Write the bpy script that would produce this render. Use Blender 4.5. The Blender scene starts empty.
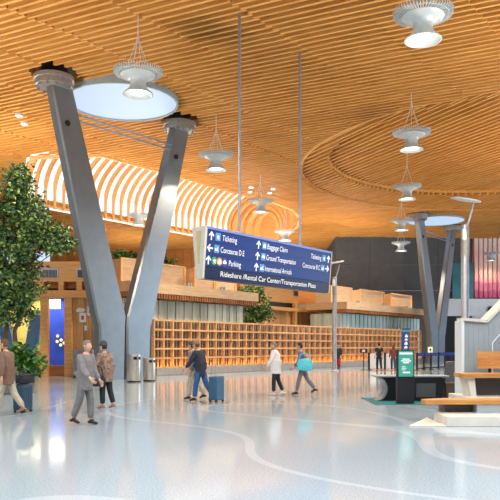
import bpy, bmesh, math, random
from mathutils import Vector, Matrix
random.seed(7)
R = math.radians
S = bpy.context.scene
COL = S.collection
F = 700.0; HZ = 346.0; CAMZ = 1.6
def X_(px, D): return (px - 250.0) / F * D
def Z_(py, D): return CAMZ + (HZ - py) * D / F
UA = math.atan2(.7924, .61)
UX, UY = math.cos(UA), math.sin(UA)
def uv(u, v, z=0.0): return (UX*u - UY*v, UY*u + UX*v, z)

# ------------------------------------------------------------------ materials
def new_mat(name):
    m = bpy.data.materials.new(name); m.use_nodes = True
    nt = m.node_tree; b = nt.nodes['Principled BSDF']
    return m, nt, b
def srgb(r, g, b):
    f = lambda c: (c/12.92 if c <= .04045 else ((c+.055)/1.055)**2.4)
    return (f(r/255), f(g/255), f(b/255))
def mat(name, rgb, rough=.5, metal=0, var=.12, scale=6, bump=0, spec=.5, emit=0, ecol=None):
    """plain surface with a soft procedural mottling"""
    m, nt, b = new_mat(name)
    c = srgb(*rgb)
    tc = nt.nodes.new('ShaderNodeTexCoord')
    n = nt.nodes.new('ShaderNodeTexNoise'); n.inputs['Scale'].default_value = scale; n.inputs['Detail'].default_value = 4
    nt.links.new(tc.outputs['Object'], n.inputs['Vector'])
    r = nt.nodes.new('ShaderNodeValToRGB')
    r.color_ramp.elements[0].position = .3; r.color_ramp.elements[1].position = .7
    r.color_ramp.elements[0].color = tuple(max(0, x*(1-var)) for x in c)+(1,)
    r.color_ramp.elements[1].color = tuple(min(1, x*(1+var)) for x in c)+(1,)
    nt.links.new(n.outputs['Fac'], r.inputs['Fac'])
    nt.links.new(r.outputs['Color'], b.inputs['Base Color'])
    b.inputs['Roughness'].default_value = rough; b.inputs['Metallic'].default_value = metal
    b.inputs['Specular IOR Level'].default_value = spec
    if bump:
        bp = nt.nodes.new('ShaderNodeBump'); bp.inputs['Strength'].default_value = bump
        nt.links.new(n.outputs['Fac'], bp.inputs['Height']); nt.links.new(bp.outputs['Normal'], b.inputs['Normal'])
    if emit:
        b.inputs['Emission Color'].default_value = srgb(*(ecol or rgb))+(1,)
        b.inputs['Emission Strength'].default_value = emit
    return m
def wood(name, c0, c1, rot=0.0, stretch=(.25, 6, 6), rough=.55, isl=.35, grain=3.0):
    """boards: grain streaks along local x (after rot about z) and a tone per board"""
    m, nt, b = new_mat(name)
    tc = nt.nodes.new('ShaderNodeTexCoord')
    mp = nt.nodes.new('ShaderNodeMapping'); mp.vector_type = 'TEXTURE'
    mp.inputs['Rotation'].default_value = (0, 0, rot)
    mp.inputs['Scale'].default_value = tuple(1/s for s in stretch)
    nt.links.new(tc.outputs['Object'], mp.inputs['Vector'])
    n = nt.nodes.new('ShaderNodeTexNoise'); n.inputs['Scale'].default_value = grain; n.inputs['Detail'].default_value = 6
    n.inputs['Roughness'].default_value = .65
    nt.links.new(mp.outputs['Vector'], n.inputs['Vector'])
    g = nt.nodes.new('ShaderNodeNewGeometry')
    mx = nt.nodes.new('ShaderNodeMath'); mx.operation = 'MULTIPLY_ADD'; mx.inputs[1].default_value = isl; 
    nt.links.new(g.outputs['Random Per Island'], mx.inputs[0])
    sub = nt.nodes.new('ShaderNodeMath'); sub.operation = 'SUBTRACT'; sub.inputs[1].default_value = isl/2
    nt.links.new(n.outputs['Fac'], sub.inputs[0]); nt.links.new(sub.outputs[0], mx.inputs[2])
    r = nt.nodes.new('ShaderNodeValToRGB')
    r.color_ramp.elements[0].position = .25; r.color_ramp.elements[1].position = .75
    r.color_ramp.elements[0].color = srgb(*c0)+(1,); r.color_ramp.elements[1].color = srgb(*c1)+(1,)
    nt.links.new(mx.outputs[0], r.inputs['Fac']); nt.links.new(r.outputs['Color'], b.inputs['Base Color'])
    b.inputs['Roughness'].default_value = rough; b.inputs['Specular IOR Level'].default_value = .3
    return m
def emitter(name, rgb, s):
    m, nt, b = new_mat(name)
    b.inputs['Base Color'].default_value = (.02, .02, .02, 1)
    b.inputs['Emission Color'].default_value = srgb(*rgb)+(1,); b.inputs['Emission Strength'].default_value = s
    return m
def leafy(name, c0, c1, c2):
    m, nt, b = new_mat(name)
    g = nt.nodes.new('ShaderNodeNewGeometry')
    r = nt.nodes.new('ShaderNodeValToRGB'); e = r.color_ramp.elements
    e[0].color = srgb(*c0)+(1,); e[1].color = srgb(*c2)+(1,); k = e.new(.6); k.color = srgb(*c1)+(1,)
    nt.links.new(g.outputs['Random Per Island'], r.inputs['Fac']); nt.links.new(r.outputs['Color'], b.inputs['Base Color'])
    b.inputs['Roughness'].default_value = .5
    return m

SD = math.atan2(.447, -.894)       # direction of the ceiling slats
ND = math.atan2(.894, -.447)       # direction of the slats in the round rosette
M = {}
M['slat'] = wood('ceiling_timber', (174, 110, 44), (228, 170, 92), SD, isl=.12)
M['rosette'] = wood('rosette_timber', (174, 110, 44), (228, 170, 92), ND, isl=.12)
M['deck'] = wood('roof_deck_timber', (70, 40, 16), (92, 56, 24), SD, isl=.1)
M['rib'] = wood('skylight_rib_timber', (216, 150, 78), (248, 204, 140), 0, isl=.2)
M['panel'] = wood('pale_timber_panel', (188, 150, 110), (222, 190, 150), 0, (.3, 3, 3), isl=.3)
M['orange'] = wood('honey_timber', (204, 144, 82), (236, 184, 116), 0, (.3, 4, 4), isl=.2)
M['brown'] = wood('brown_timber', (140, 86, 40), (180, 120, 66), 0, (.3, 4, 4), isl=.3)
M['plank'] = wood('vertical_plank_timber', (168, 120, 72), (212, 164, 108), 0, (4, 4, .3), isl=.45)
M['backwood'] = wood('far_wall_timber', (146, 88, 36), (186, 120, 58), 0, (.1, 1, 3), isl=.3)
M['lattice'] = wood('lattice_timber', (196, 140, 88), (234, 184, 128), 0, (3, 3, 3), isl=.2)
M['bench'] = wood('bench_timber', (158, 98, 42), (214, 156, 90), 0, (.5, 8, 8), isl=.25, grain=4)
M['paleslat'] = wood('pale_green_slats', (188, 188, 164), (236, 234, 212), 0, (3, 3, .25), isl=.5)
M['paleblue'] = wood('pale_aqua_slats', (180, 204, 196), (224, 238, 226), 0, (3, 3, .25), isl=.5)
M['steel'] = mat('painted_steel', (130, 136, 140), .34, .6, .06, 2)
M['steelcap'] = mat('cap_steel', (150, 146, 140), .45, .5, .12, 8)
M['brushed'] = mat('brushed_steel', (205, 196, 184), .28, .9, .08, 10)
M['dark'] = mat('black_metal', (22, 24, 30), .4, .1, .1)
M['black'] = mat('black_opening', (8, 8, 10), .7)
M['rod'] = mat('hanger_steel', (150, 152, 160), .4, .5)
M['pend'] = mat('pendant_white_enamel', (190, 198, 200), .35, .1, .05, 5)
M['wire'] = mat('pendant_wire', (216, 212, 204), .5, .2)
M['lens'] = emitter('pendant_lens_lit', (255, 242, 220), 6)
M['sky'] = emitter('sky_through_skylight', (255, 252, 246), 1.25)
M['oculus'] = emitter('sky_through_oculus', (198, 222, 248), .95)
M['down'] = emitter('downlight_lit', (255, 240, 210), 8)
M['strip'] = emitter('warm_light_strip', (255, 186, 84), 34)
M['backslat'] = wood('screen_back_slats', (150, 122, 96), (190, 164, 136), 0, (3, 3, .3), isl=.3)
M['latback'] = mat('screen_backing', (78, 66, 60), .7, 0, .15, 2)
M['charcoal'] = mat('charcoal_wall_panel', (84, 84, 84), .7, 0, .12, 1.2)
M['white'] = mat('white_paint', (222, 226, 228), .5, 0, .04, 1)
M['offwhite'] = mat('pale_stone', (214, 208, 196), .45, 0, .08, 3)
M['grey'] = mat('grey_panel', (156, 166, 170), .5, .1, .05, 3)
M['curb'] = mat('grey_stone_curb', (158, 152, 146), .5, 0, .15, 4)
M['concrete'] = mat('planter_concrete', (120, 116, 110), .7, 0, .15, 6)
M['teal'] = mat('teal_screen', (60, 150, 130), .3, 0, .03, emit=.25)
M['tealmat'] = mat('teal_floor_mat', (36, 110, 116), .8)
M['tealglass'] = mat('teal_window_glass', (70, 130, 140), .12, .2, .25, .5)
M['signblue'] = mat('sign_blue', (22, 50, 122), .45, 0, .04, 1, spec=.3)
M['signnavy'] = mat('sign_navy', (22, 30, 66), .45, 0, .04, 1, spec=.3)
M['signtop'] = mat('sign_periwinkle_edge', (110, 136, 206), .4, 0, .03)
M['signend'] = mat('sign_end_grey', (206, 204, 192), .4, 0, .05)
M['signbeige'] = mat('sign_end_inset', (190, 182, 140), .5, 0, .05)
M['letter'] = mat('white_lettering', (238, 240, 244), .5, 0, .01, emit=.25)
M['green'] = mat('green_disc', (60, 170, 70), .5); M['amber'] = mat('amber_disc', (238, 160, 30), .5); M['violet'] = mat('violet_disc', (92, 70, 150), .5)
M['iconblue'] = mat('icon_blue', (86, 150, 220), .5)
M['beltblue'] = mat('blue_belt', (40, 66, 150), .6); M['banner'] = mat('blue_banner', (34, 74, 150), .5)
M['shopblue'] = mat('shop_blue_wall', (36, 70, 190), .6, 0, .2, 2)
M['shopyellow'] = mat('shop_yellow_wall', (232, 206, 120), .6, 0, .1, 2)
M['yellow'] = mat('yellow_goods', (236, 186, 50), .5, 0, .3, 12)
M['leafgreen'] = mat('green_shade', (40, 150, 80), .5)
M['bark'] = mat('bark', (92, 72, 52), .85, 0, .25, 14, .4)
M['leaf'] = leafy('tree_leaves', (34, 62, 40), (72, 108, 56), (166, 184, 88))
M['leaf2'] = leafy('plant_leaves', (24, 66, 20), (56, 112, 34), (120, 160, 60))
M['soil'] = mat('soil', (60, 44, 32), .9, 0, .3, 20, .5)
M['stripes'] = mat('cabinet_grey', (150, 150, 150), .5)
M['bluewall'] = mat('blue_glass_wall', (70, 110, 150), .3, .1, .2, .6)
M['red'] = mat('red_print', (170, 40, 50), .5)

# ------------------------------------------------------------------ mesh builder
class MB:
    def __init__(s): s.v = []; s.f = []; s.sm = []
    def add(s, vs, fs, smooth=False):
        o = len(s.v); s.v += [tuple(v) for v in vs]; s.f += [tuple(i+o for i in f) for f in fs]; s.sm += [smooth]*len(fs); return s
    def box(s, x0, x1, y0, y1, z0, z1):
        return s.add([(x0,y0,z0),(x1,y0,z0),(x1,y1,z0),(x0,y1,z0),(x0,y0,z1),(x1,y0,z1),(x1,y1,z1),(x0,y1,z1)],
                     [(0,3,2,1),(4,5,6,7),(0,1,5,4),(1,2,6,5),(2,3,7,6),(3,0,4,7)])
    def bar(s, p, q, w, h, up=(0,0,1)):
        p, q = Vector(p), Vector(q); d = (q-p).normalized(); up = Vector(up)
        a = d.cross(up)
        if a.length < 1e-4: a = d.cross(Vector((0,1,0)))
        a.normalize(); b = a.cross(d)
        vs = [c + a*i*w/2 + b*j*h/2 for c in (p, q) for i, j in ((-1,-1),(1,-1),(1,1),(-1,1))]
        return s.add(vs, [(0,1,2,3),(7,6,5,4),(0,4,5,1),(1,5,6,2),(2,6,7,3),(3,7,4,0)])
    def tube(s, pts, r, n=10, cap=True):
        pts = [Vector(p) for p in pts]; rs = r if isinstance(r, (list, tuple)) else [r]*len(pts)
        vs = []; fs = []; a = None
        for i, p in enumerate(pts):
            d = (pts[min(i+1, len(pts)-1)] - pts[max(i-1, 0)]).normalized()
            if a is None: a = d.cross(Vector((0,0,1)) if abs(d.z) < .9 else Vector((1,0,0)))
            a = (a - d*a.dot(d)).normalized(); b = d.cross(a)
            vs += [p + (a*math.cos(t) + b*math.sin(t))*rs[i] for t in [2*math.pi*k/n for k in range(n)]]
        for i in range(len(pts)-1):
            for k in range(n): fs.append((i*n+k, i*n+(k+1)%n, (i+1)*n+(k+1)%n, (i+1)*n+k))
        s.add(vs, fs, True)
        if cap:
            s.add(vs[:n], [tuple(range(n))[::-1]]); s.add(vs[-n:], [tuple(range(n))])
        return s
    def lathe(s, prof, n=32, c=(0,0,0), smooth=True):
        vs = []; fs = []
        for r, z in prof:
            vs += [(c[0]+r*math.cos(2*math.pi*k/n), c[1]+r*math.sin(2*math.pi*k/n), c[2]+z) for k in range(n)]
        for i in range(len(prof)-1):
            for k in range(n): fs.append((i*n+k, i*n+(k+1)%n, (i+1)*n+(k+1)%n, (i+1)*n+k))
        s.add(vs, fs, smooth)
        if prof[0] == prof[-1]: return s
        if prof[0][0] > 1e-4: s.add(vs[:n], [tuple(range(n))[::-1]])
        if prof[-1][0] > 1e-4: s.add(vs[-n:], [tuple(range(n))])
        return s
    def prism(s, poly, fn, t0, t1):
        """poly 2-D; fn(a, b, t) -> point"""
        n = len(poly)
        vs = [fn(a, b, t0) for a, b in poly] + [fn(a, b, t1) for a, b in poly]
        return s.add(vs, [tuple(range(n))[::-1], tuple(range(n, 2*n))] + [(i, (i+1)%n, n+(i+1)%n, n+i) for i in range(n)])
    def ell(s, c, r, n=16, m=10):
        vs = []; fs = []
        for i in range(m+1):
            th = math.pi*i/m
            for k in range(n):
                ph = 2*math.pi*k/n
                vs.append((c[0]+r[0]*math.sin(th)*math.cos(ph), c[1]+r[1]*math.sin(th)*math.sin(ph), c[2]+r[2]*math.cos(th)))
        for i in range(m):
            for k in range(n): fs.append(((i+1)*n+k, (i+1)*n+(k+1)%n, i*n+(k+1)%n, i*n+k))
        return s.add(vs, fs, True)
    def obj(s, name, m, parent=None, bevel=0, loc=None, rotz=None):
        me = bpy.data.meshes.new(name); me.from_pydata(s.v, [], s.f); me.update()
        bm = bmesh.new(); bm.from_mesh(me)
        bmesh.ops.recalc_face_normals(bm, faces=bm.faces)
        bm.to_mesh(me); bm.free()
        for p, k in zip(me.polygons, s.sm): p.use_smooth = k
        if any(s.sm): me.set_sharp_from_angle(angle=R(48))
        me.materials.append(M[m] if isinstance(m, str) else m)
        o = bpy.data.objects.new(name, me); COL.objects.link(o)
        if parent: o.parent = parent
        if loc: o.location = loc
        if rotz is not None: o.rotation_euler.z = rotz
        if bevel:
            b = o.modifiers.new('bevel', 'BEVEL'); b.width = bevel; b.segments = 2; b.limit_method = 'ANGLE'
        return o
def tag(o, label, cat, group=None):
    o['label'] = label; o['category'] = cat
    if group: o['group'] = group
    return o
def thing(name, label, cat, loc=(0,0,0), rotz=0, group=None):
    o = bpy.data.objects.new(name, None); COL.objects.link(o); o.empty_display_size = .2
    o.location = loc; o.rotation_euler.z = rotz
    return tag(o, label, cat, group)
def struct(o): o['kind'] = 'structure'; return o
def kids(o): return [c for c in COL.objects if c.parent == o]
def dup(root, loc, label, rotz=None):
    def cp(o, par):
        c = o.copy(); COL.objects.link(c)
        if par: c.parent = par
        for k in kids(o): cp(k, c)
        return c
    r = cp(root, None); r.location = loc; r['label'] = label
    if rotz is not None: r.rotation_euler.z = rotz
    return r

# ------------------------------------------------------------------ camera, world
cam = bpy.data.cameras.new('camera'); co = bpy.data.objects.new('camera', cam); COL.objects.link(co)
co.location = (0, 0, CAMZ); co.rotation_euler = (R(90), 0, 0)
cam.sensor_width = 36; cam.lens = F/500*36; cam.shift_y = (HZ-250)/500; cam.clip_end = 500
S.camera = co
w = bpy.data.worlds.new('daylight'); S.world = w; w.use_nodes = True
bg = w.node_tree.nodes['Background']
tc = w.node_tree.nodes.new('ShaderNodeTexCoord'); sp = w.node_tree.nodes.new('ShaderNodeSeparateXYZ')
rp = w.node_tree.nodes.new('ShaderNodeValToRGB')
w.node_tree.links.new(tc.outputs['Generated'], sp.inputs[0]); w.node_tree.links.new(sp.outputs['Z'], rp.inputs[0])
rp.color_ramp.elements[0].color = (.86, .92, 1, 1); rp.color_ramp.elements[1].color = (.55, .74, 1, 1)
w.node_tree.links.new(rp.outputs[0], bg.inputs[0]); bg.inputs[1].default_value = .6
S.view_settings.view_transform = 'Standard'; S.view_settings.look = 'None'
S.view_settings.gamma = 1; S.view_settings.exposure = 0; S.view_settings.use_curve_mapping = False
S.cycles.use_denoising = True; S.cycles.max_bounces = 8; S.cycles.diffuse_bounces = 5
S.cycles.sample_clamp_indirect = 6

def lamp(name, kind, loc, power, col, size=1, rot=(0,0,0), spot=None, size_y=None):
    l = bpy.data.lights.new(name, kind); l.energy = power; l.color = col
    if kind == 'AREA':
        l.size = size
        if size_y: l.shape = 'RECTANGLE'; l.size_y = size_y
    else: l.shadow_soft_size = size
    if spot: l.spot_size = spot; l.spot_blend = .6
    o = bpy.data.objects.new(name, l); COL.objects.link(o); o.location = loc; o.rotation_euler = rot
    return o

# ------------------------------------------------------------------ floor
fm, nt, b = new_mat('polished_terrazzo')
tc = nt.nodes.new('ShaderNodeTexCoord')
n1 = nt.nodes.new('ShaderNodeTexNoise'); n1.inputs['Scale'].default_value = 40; n1.inputs['Detail'].default_value = 3
n2 = nt.nodes.new('ShaderNodeTexNoise'); n2.inputs['Scale'].default_value = .09; n2.inputs['Detail'].default_value = 0
for n in (n1, n2): nt.links.new(tc.outputs['Object'], n.inputs['Vector'])
r1 = nt.nodes.new('ShaderNodeValToRGB'); r1.color_ramp.elements[0].position = .3; r1.color_ramp.elements[1].position = .7
r1.color_ramp.elements[0].color = srgb(148, 162, 172)+(1,); r1.color_ramp.elements[1].color = srgb(184, 198, 206)+(1,)
nt.links.new(n1.outputs['Fac'], r1.inputs['Fac'])
# long pale curved bands laid into the terrazzo: contour lines of a very slow noise
ml = nt.nodes.new('ShaderNodeMath'); ml.operation = 'MULTIPLY'; ml.inputs[1].default_value = 9
fr = nt.nodes.new('ShaderNodeMath'); fr.operation = 'FRACT'
sb = nt.nodes.new('ShaderNodeMath'); sb.operation = 'SUBTRACT'; sb.inputs[1].default_value = .5
ab = nt.nodes.new('ShaderNodeMath'); ab.operation = 'ABSOLUTE'
lt = nt.nodes.new('ShaderNodeMath'); lt.operation = 'LESS_THAN'; lt.inputs[1].default_value = .03
nt.links.new(n2.outputs['Fac'], ml.inputs[0]); nt.links.new(ml.outputs[0], fr.inputs[0]); nt.links.new(fr.outputs[0], sb.inputs[0])
nt.links.new(sb.outputs[0], ab.inputs[0]); nt.links.new(ab.outputs[0], lt.inputs[0])
mx = nt.nodes.new('ShaderNodeMix'); mx.data_type = 'RGBA'
fa = nt.nodes.new('ShaderNodeMath'); fa.operation = 'MULTIPLY'; fa.inputs[1].default_value = .3
nt.links.new(lt.outputs[0], fa.inputs[0]); nt.links.new(fa.outputs[0], mx.inputs['Factor'])
nt.links.new(r1.outputs[0], mx.inputs['A']); mx.inputs['B'].default_value = srgb(222, 228, 234)+(1,)
nt.links.new(mx.outputs['Result'], b.inputs['Base Color'])
b.inputs['Roughness'].default_value = .10; b.inputs['Specular IOR Level'].default_value = .42
M['floor'] = fm
struct(MB().box(-70, 80, -12, 110, -.2, 0).obj('floor', 'floor'))

# ------------------------------------------------------------------ ceiling
CZ = 13.3
COLS = [(22.8, 25.3), (62.1, 26.1)]                    # forked columns in grid coordinates
c1 = Vector((-6.1, 33.5)); c2 = Vector((17.3, 65.2))
HALF = 3.95
circles = []
for c in (c1, c2):
    circles.append((c.x, c.y, 2.62))
    for sgn in (-1, 1): circles.append((c.x+sgn*HALF*UX, c.y+sgn*HALF*UY, .98))
NEST = Vector((18.4, 45.2)); NR = 15.0
SKY = [(28.6, 33.4), (46, 33.2), (49.5, 33.7), (53, 35.2), (57, 38.2), (61, 42), (63.6, 45), (64.2, 47), (63, 48.6), (60.5, 49), (34.4, 49), (33.2, 48.2), (26.2, 37.2)]
def in_stad(x, y, grow=0):
    u = UX*x + UY*y; v = -UY*x + UX*y
    for (a, b), (c, d) in zip(SKY, SKY[1:]+SKY[:1]):
        L = math.hypot(c-a, d-b)
        if ((c-a)*(v-b)-(d-b)*(u-a))/L < -grow: return False
    return True
def vrange(u):
    vs = []
    for (a, b), (c, d) in zip(SKY, SKY[1:]+SKY[:1]):
        if min(a, c) <= u <= max(a, c) and a != c: vs.append(b+(d-b)*(u-a)/(c-a))
    return (min(vs), max(vs)) if len(vs) > 1 else None
def hole(x, y):
    if y > 62 and abs(x) > 60: return True
    for a, b_, r in circles:
        if (x-a)**2 + (y-b_)**2 < r*r: return True
    if (x-NEST.x)**2 + (y-NEST.y)**2 < NR*NR: return True
    return in_stad(x, y)
def swell(x, y): return .10*math.sin(x*.16+y*.09) + .08*math.sin(y*.21-x*.05)
sx, sy = -.894, .447; nx, ny = .447, .894
ceil = MB(); rng = random.Random(3)
def slat(mb, x0, y0, x1, y1, z, w_=.12, h=.40):
    d = Vector((x1-x0, y1-y0)); d.normalize(); a = Vector((-d.y, d.x))*w_/2
    P = [(x0-a.x, y0-a.y), (x1-a.x, y1-a.y), (x1+a.x, y1+a.y), (x0+a.x, y0+a.y)]
    mb.add([(p[0], p[1], z) for p in P]+[(p[0], p[1], z+h) for p in P],
           [(0,3,2,1),(4,5,6,7),(0,1,5,4),(1,2,6,5),(2,3,7,6),(3,0,4,7)])
SPC = .385; STEP = .12
c = 3.0
rowi = 0
while c < 96:
    rowi += 1
    # joints lie on grid lines of constant v, every 3.25 m
    t = -75.0; start = None; last = None; seg = None
    while t < 75:
        x = nx*c + sx*t; y = ny*c + sy*t
        ok = 14 < y < 86 and abs(x) < y*.40+6 and not hole(x, y)
        v = -UY*x + UX*y; k = math.floor((v-2.0)/3.25)
        if ok and start is not None and k != seg:
            rr = random.Random(seg*7919); dz = swell(*start) + rr.uniform(-.05, .05)
            off = .10 if seg % 2 else -.02
            slat(ceil, start[0]+nx*off, start[1]+ny*off, x+nx*off, y+ny*off, CZ+dz); start = (x, y); seg = k
        elif ok and start is None: start = (x, y); seg = k
        elif not ok and start is not None:
            dz = swell(*start)
            slat(ceil, start[0], start[1], last[0], last[1], CZ+dz); start = None
        last = (x, y); t += STEP
    c += SPC
struct(ceil.obj('ceiling', 'slat'))
# roof deck above the slats, opened over the skylight and the oculi
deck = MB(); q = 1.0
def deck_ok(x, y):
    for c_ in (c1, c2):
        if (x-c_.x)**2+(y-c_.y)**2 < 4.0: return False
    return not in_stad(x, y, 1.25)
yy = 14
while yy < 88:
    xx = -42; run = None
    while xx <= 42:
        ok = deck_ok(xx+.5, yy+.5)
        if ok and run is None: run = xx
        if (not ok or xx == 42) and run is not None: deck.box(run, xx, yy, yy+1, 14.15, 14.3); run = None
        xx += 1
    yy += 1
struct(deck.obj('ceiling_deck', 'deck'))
# round rosette of closer slats
ro = MB(); dx, dy = -.447, .894; ax, ay = .894, .447
N2 = Vector((16.3, 43.0)); R2 = 11.4
c = -NR+.2
while c < NR-.1:
    L = math.sqrt(NR*NR-c*c); t = -L; start = None; zone = None
    while t <= L+.001:
        x = NEST.x+ax*c+dx*t; y = NEST.y+ay*c+dy*t
        zin = (x-N2.x)**2+(y-N2.y)**2 < R2*R2
        v = -UY*x+UX*y; key = (zin, math.floor((v-17.2)/9))
        okc = y > 14 and all((x-a)**2+(y-b_)**2 > r*r for a, b_, r in circles)
        if start is None and okc: start = (x, y); zone = key
        elif start is not None and (key != zone or not okc or t+.15 > L):
            slat(ro, start[0], start[1], x, y, CZ+(.34 if zone[0] else .02)+.05*math.sin(zone[1]*2), .13, .40)
            start = (x, y) if okc else None; zone = key
        t += .15
    c += .46
struct(ro.obj('ceiling_rosette', 'rosette'))
ring = MB(); n = 120
for rad, cx, cy, z0, z1, wd in ((NR+.12, NEST.x, NEST.y, CZ-.03, CZ+.4, .22), (R2, N2.x, N2.y, CZ+.2, CZ+.5, .05)):
    vs = []
    for k in range(n):
        a = 2*math.pi*k/n
        for r_, z_ in ((rad-wd/2, z0), (rad+wd/2, z0), (rad+wd/2, z1), (rad-wd/2, z1)):
            vs.append((cx+r_*math.cos(a), cy+r_*math.sin(a), z_))
    ring.add(vs, [(k*4+j, k*4+(j+1) % 4, ((k+1) % n)*4+(j+1) % 4, ((k+1) % n)*4+j) for k in range(n) for j in range(4)])
struct(ring.obj('trim_1', 'rosette'))

# long skylight: arching timber ribs under glazing
def arch(vn, vf, off=0.0, n=22):
    hw = (vf-vn)/2; m = (vf+vn)/2
    pts = [(vf+off, 13.12), (vf+off, 13.8), (vf+off, 14.6)]
    hh = 4.2*min(1, hw/8+.25)+off
    for i in range(1, n+1):
        a = math.pi*i/n
        pts.append((m+(hw+off)*math.cos(a), 14.6+hh*math.sin(a)))
    pts.append((vn-off, 13.45))
    return pts
ribs = MB(); u = 26.5
while u < 63.9:
    vr = vrange(u)
    if vr and vr[1]-vr[0] > .5:
        p = arch(vr[0]+.1, vr[1]-.1); vs = []
        for i, (v, z) in enumerate(p):
            q0 = Vector(p[max(i-1, 0)]); q1 = Vector(p[min(i+1, len(p)-1)]); t = (q1-q0).normalized(); nrm = Vector((t.y, -t.x))
            low = i < 3
            dd = .08 if low else .17; wd = .10 if low else .11
            for sgn, su in ((-1,-1), (1,-1), (1,1), (-1,1)):
                vs.append((u+su*wd, v+nrm.x*sgn*dd, z+nrm.y*sgn*dd))
        m_ = len(p)
        fs = [(i*4+j, i*4+(j+1) % 4, (i+1)*4+(j+1) % 4, (i+1)*4+j) for i in range(m_-1) for j in range(4)]
        ribs.add(vs, fs+[(0,1,2,3), (m_*4-1, m_*4-2, m_*4-3, m_*4-4)])
    u += .92
struct(ribs.obj('trim_2', 'rib', rotz=UA))
gl = MB(); us = [26.25+34.0*i/80 for i in range(81)]
rows = [arch(*vrange(u), .6) for u in us]; m_ = len(rows[0])
gl.add([(u, v, z) for u, r_ in zip(us, rows) for v, z in r_],
       [(i*m_+j, i*m_+j+1, (i+1)*m_+j+1, (i+1)*m_+j) for i in range(80) for j in range(m_-1)], True)
gl.add([(us[0], v, z) for v, z in rows[0]], [tuple(range(m_))])
struct(gl.obj('window_1', 'sky', rotz=UA))
tl_ = MB(); us = [60.25+3.6*i/16 for i in range(17)]; rows = [arch(*vrange(u), .3) for u in us]
tl_.add([(u, v, z) for u, r_ in zip(us, rows) for v, z in r_], [(i*m_+j, i*m_+j+1, (i+1)*m_+j+1, (i+1)*m_+j) for i in range(16) for j in range(m_-1)], True)
tl_.add([(us[-1], v, z) for v, z in rows[-1]], [tuple(range(m_))])
struct(tl_.obj('trim_4', 'rib', rotz=UA))
rim = MB(); vs = []; n = len(SKY); cu = sum(p[0] for p in SKY)/n; cv = 41
for u, v in SKY:
    d = Vector((u-cu, v-cv)).normalized()*.22
    for f_, z_ in ((0, CZ-.12), (1, CZ-.12), (1, CZ+.06), (0, CZ+.06)): vs.append((u+d.x*f_, v+d.y*f_, z_))
rim.add(vs, [(k*4+j, k*4+(j+1) % 4, ((k+1) % n)*4+(j+1) % 4, ((k+1) % n)*4+j) for k in range(n) for j in range(4)])
struct(rim.obj('trim_3', 'rib', rotz=UA))

# ------------------------------------------------------------------ far walls
bw = MB()
for i in range(60): bw.box(-48+i*1.0, -47.02+i*1.0, 84+(i % 2)*.04, 84.4, 0, 14.2)
struct(bw.obj('wall_back', 'backwood'))
dw = MB()
for j, (z0, z1) in enumerate(((0, 4.6), (4.64, 7.6), (7.64, 10.4), (10.44, 14.2))):
    for i in range(4): dw.box(9.3+i*3.72, 9.3+i*3.72+3.69, 76, 76.3, z0, z1)
dw.box(9.3, 9.6, 76.3, 84, 0, 14.2)
struct(dw.obj('wall_end', 'charcoal'))
rw = MB(); rw.box(21, 46, 75.6, 75.95, 4.85, 6.7); rw.box(20.6, 21, 75.6, 76, 0, 4.85); rw.box(24.3, 46, 75.9, 76.2, 0, 4.9); rw.box(24.2, 46, 76, 76.3, 6.7, 14.2)
struct(rw.obj('wall_right', 'white'))
struct(MB().box(21.9, 24.15, 75.7, 75.9, 6.75, 10.6).obj('window_2', 'tealglass'))
struct(MB().box(21.05, 22.3, 75.75, 75.95, 0, 4.8).obj('door_1', 'dark', bevel=.03))
struct(MB().box(22.35, 24.2, 75.75, 75.95, 0, 2.1).obj('door_2', 'bluewall', bevel=.03))
struct(MB().box(-34, -24, 83.8, 83.98, 11.3, 12.9).obj('window_3', emitter('far_window_daylight', (200, 220, 245), 1.2)))
port = thing('porthole_vent', 'round dark porthole vent in the white band below the pink mural', 'vent', (X_(490.5, 75.5), 75.6, Z_(309.5, 75.5)))
def disc_y(mb, r, y0, y1, n=24):
    return mb.prism([(r*math.cos(2*math.pi*k/n), r*math.sin(2*math.pi*k/n)) for k in range(n)], lambda a, b_, t: (a, t, b_), y0, y1)
disc_y(MB(), .44, -.08, 0).obj('frame', 'grey', port); disc_y(MB(), .3, -.1, -.081).obj('opening', 'black', port)
# mural of a pink sunset over hills, printed on upright slats
mm, nt, b = new_mat('sunset_hills_print')
tc = nt.nodes.new('ShaderNodeTexCoord'); sp = nt.nodes.new('ShaderNodeSeparateXYZ'); nt.links.new(tc.outputs['Object'], sp.inputs[0])
nz = nt.nodes.new('ShaderNodeTexNoise'); nz.inputs['Scale'].default_value = .35; nz.inputs['Detail'].default_value = 3
mpn = nt.nodes.new('ShaderNodeMapping'); mpn.inputs['Scale'].default_value = (1, 1, 1.6); nt.links.new(tc.outputs['Object'], mpn.inputs[0]); nt.links.new(mpn.outputs[0], nz.inputs['Vector'])
ma = nt.nodes.new('ShaderNodeMath'); ma.operation = 'MULTIPLY_ADD'; ma.inputs[1].default_value = 2.6
nt.links.new(nz.outputs['Fac'], ma.inputs[0]); nt.links.new(sp.outputs['Z'], ma.inputs[2])
mr = nt.nodes.new('ShaderNodeMapRange'); mr.inputs[1].default_value = .8; mr.inputs[2].default_value = 8.2; nt.links.new(ma.outputs[0], mr.inputs[0])
cr = nt.nodes.new('ShaderNodeValToRGB'); e = cr.color_ramp.elements
e[0].color = srgb(214, 90, 130)+(1,); e[1].color = srgb(248, 220, 206)+(1,)
for p_, c_ in ((.17, (206, 96, 140)), (.2, (236, 132, 150)), (.3, (224, 120, 150)), (.33, (246, 166, 164)), (.45, (250, 196, 176)), (.75, (250, 212, 190))):
    k = e.new(p_); k.color = srgb(*c_)+(1,)
nt.links.new(mr.outputs[0], cr.inputs[0]); nt.links.new(cr.outputs[0], b.inputs['Base Color']); b.inputs['Roughness'].default_value = .6
M['mural'] = mm
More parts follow.
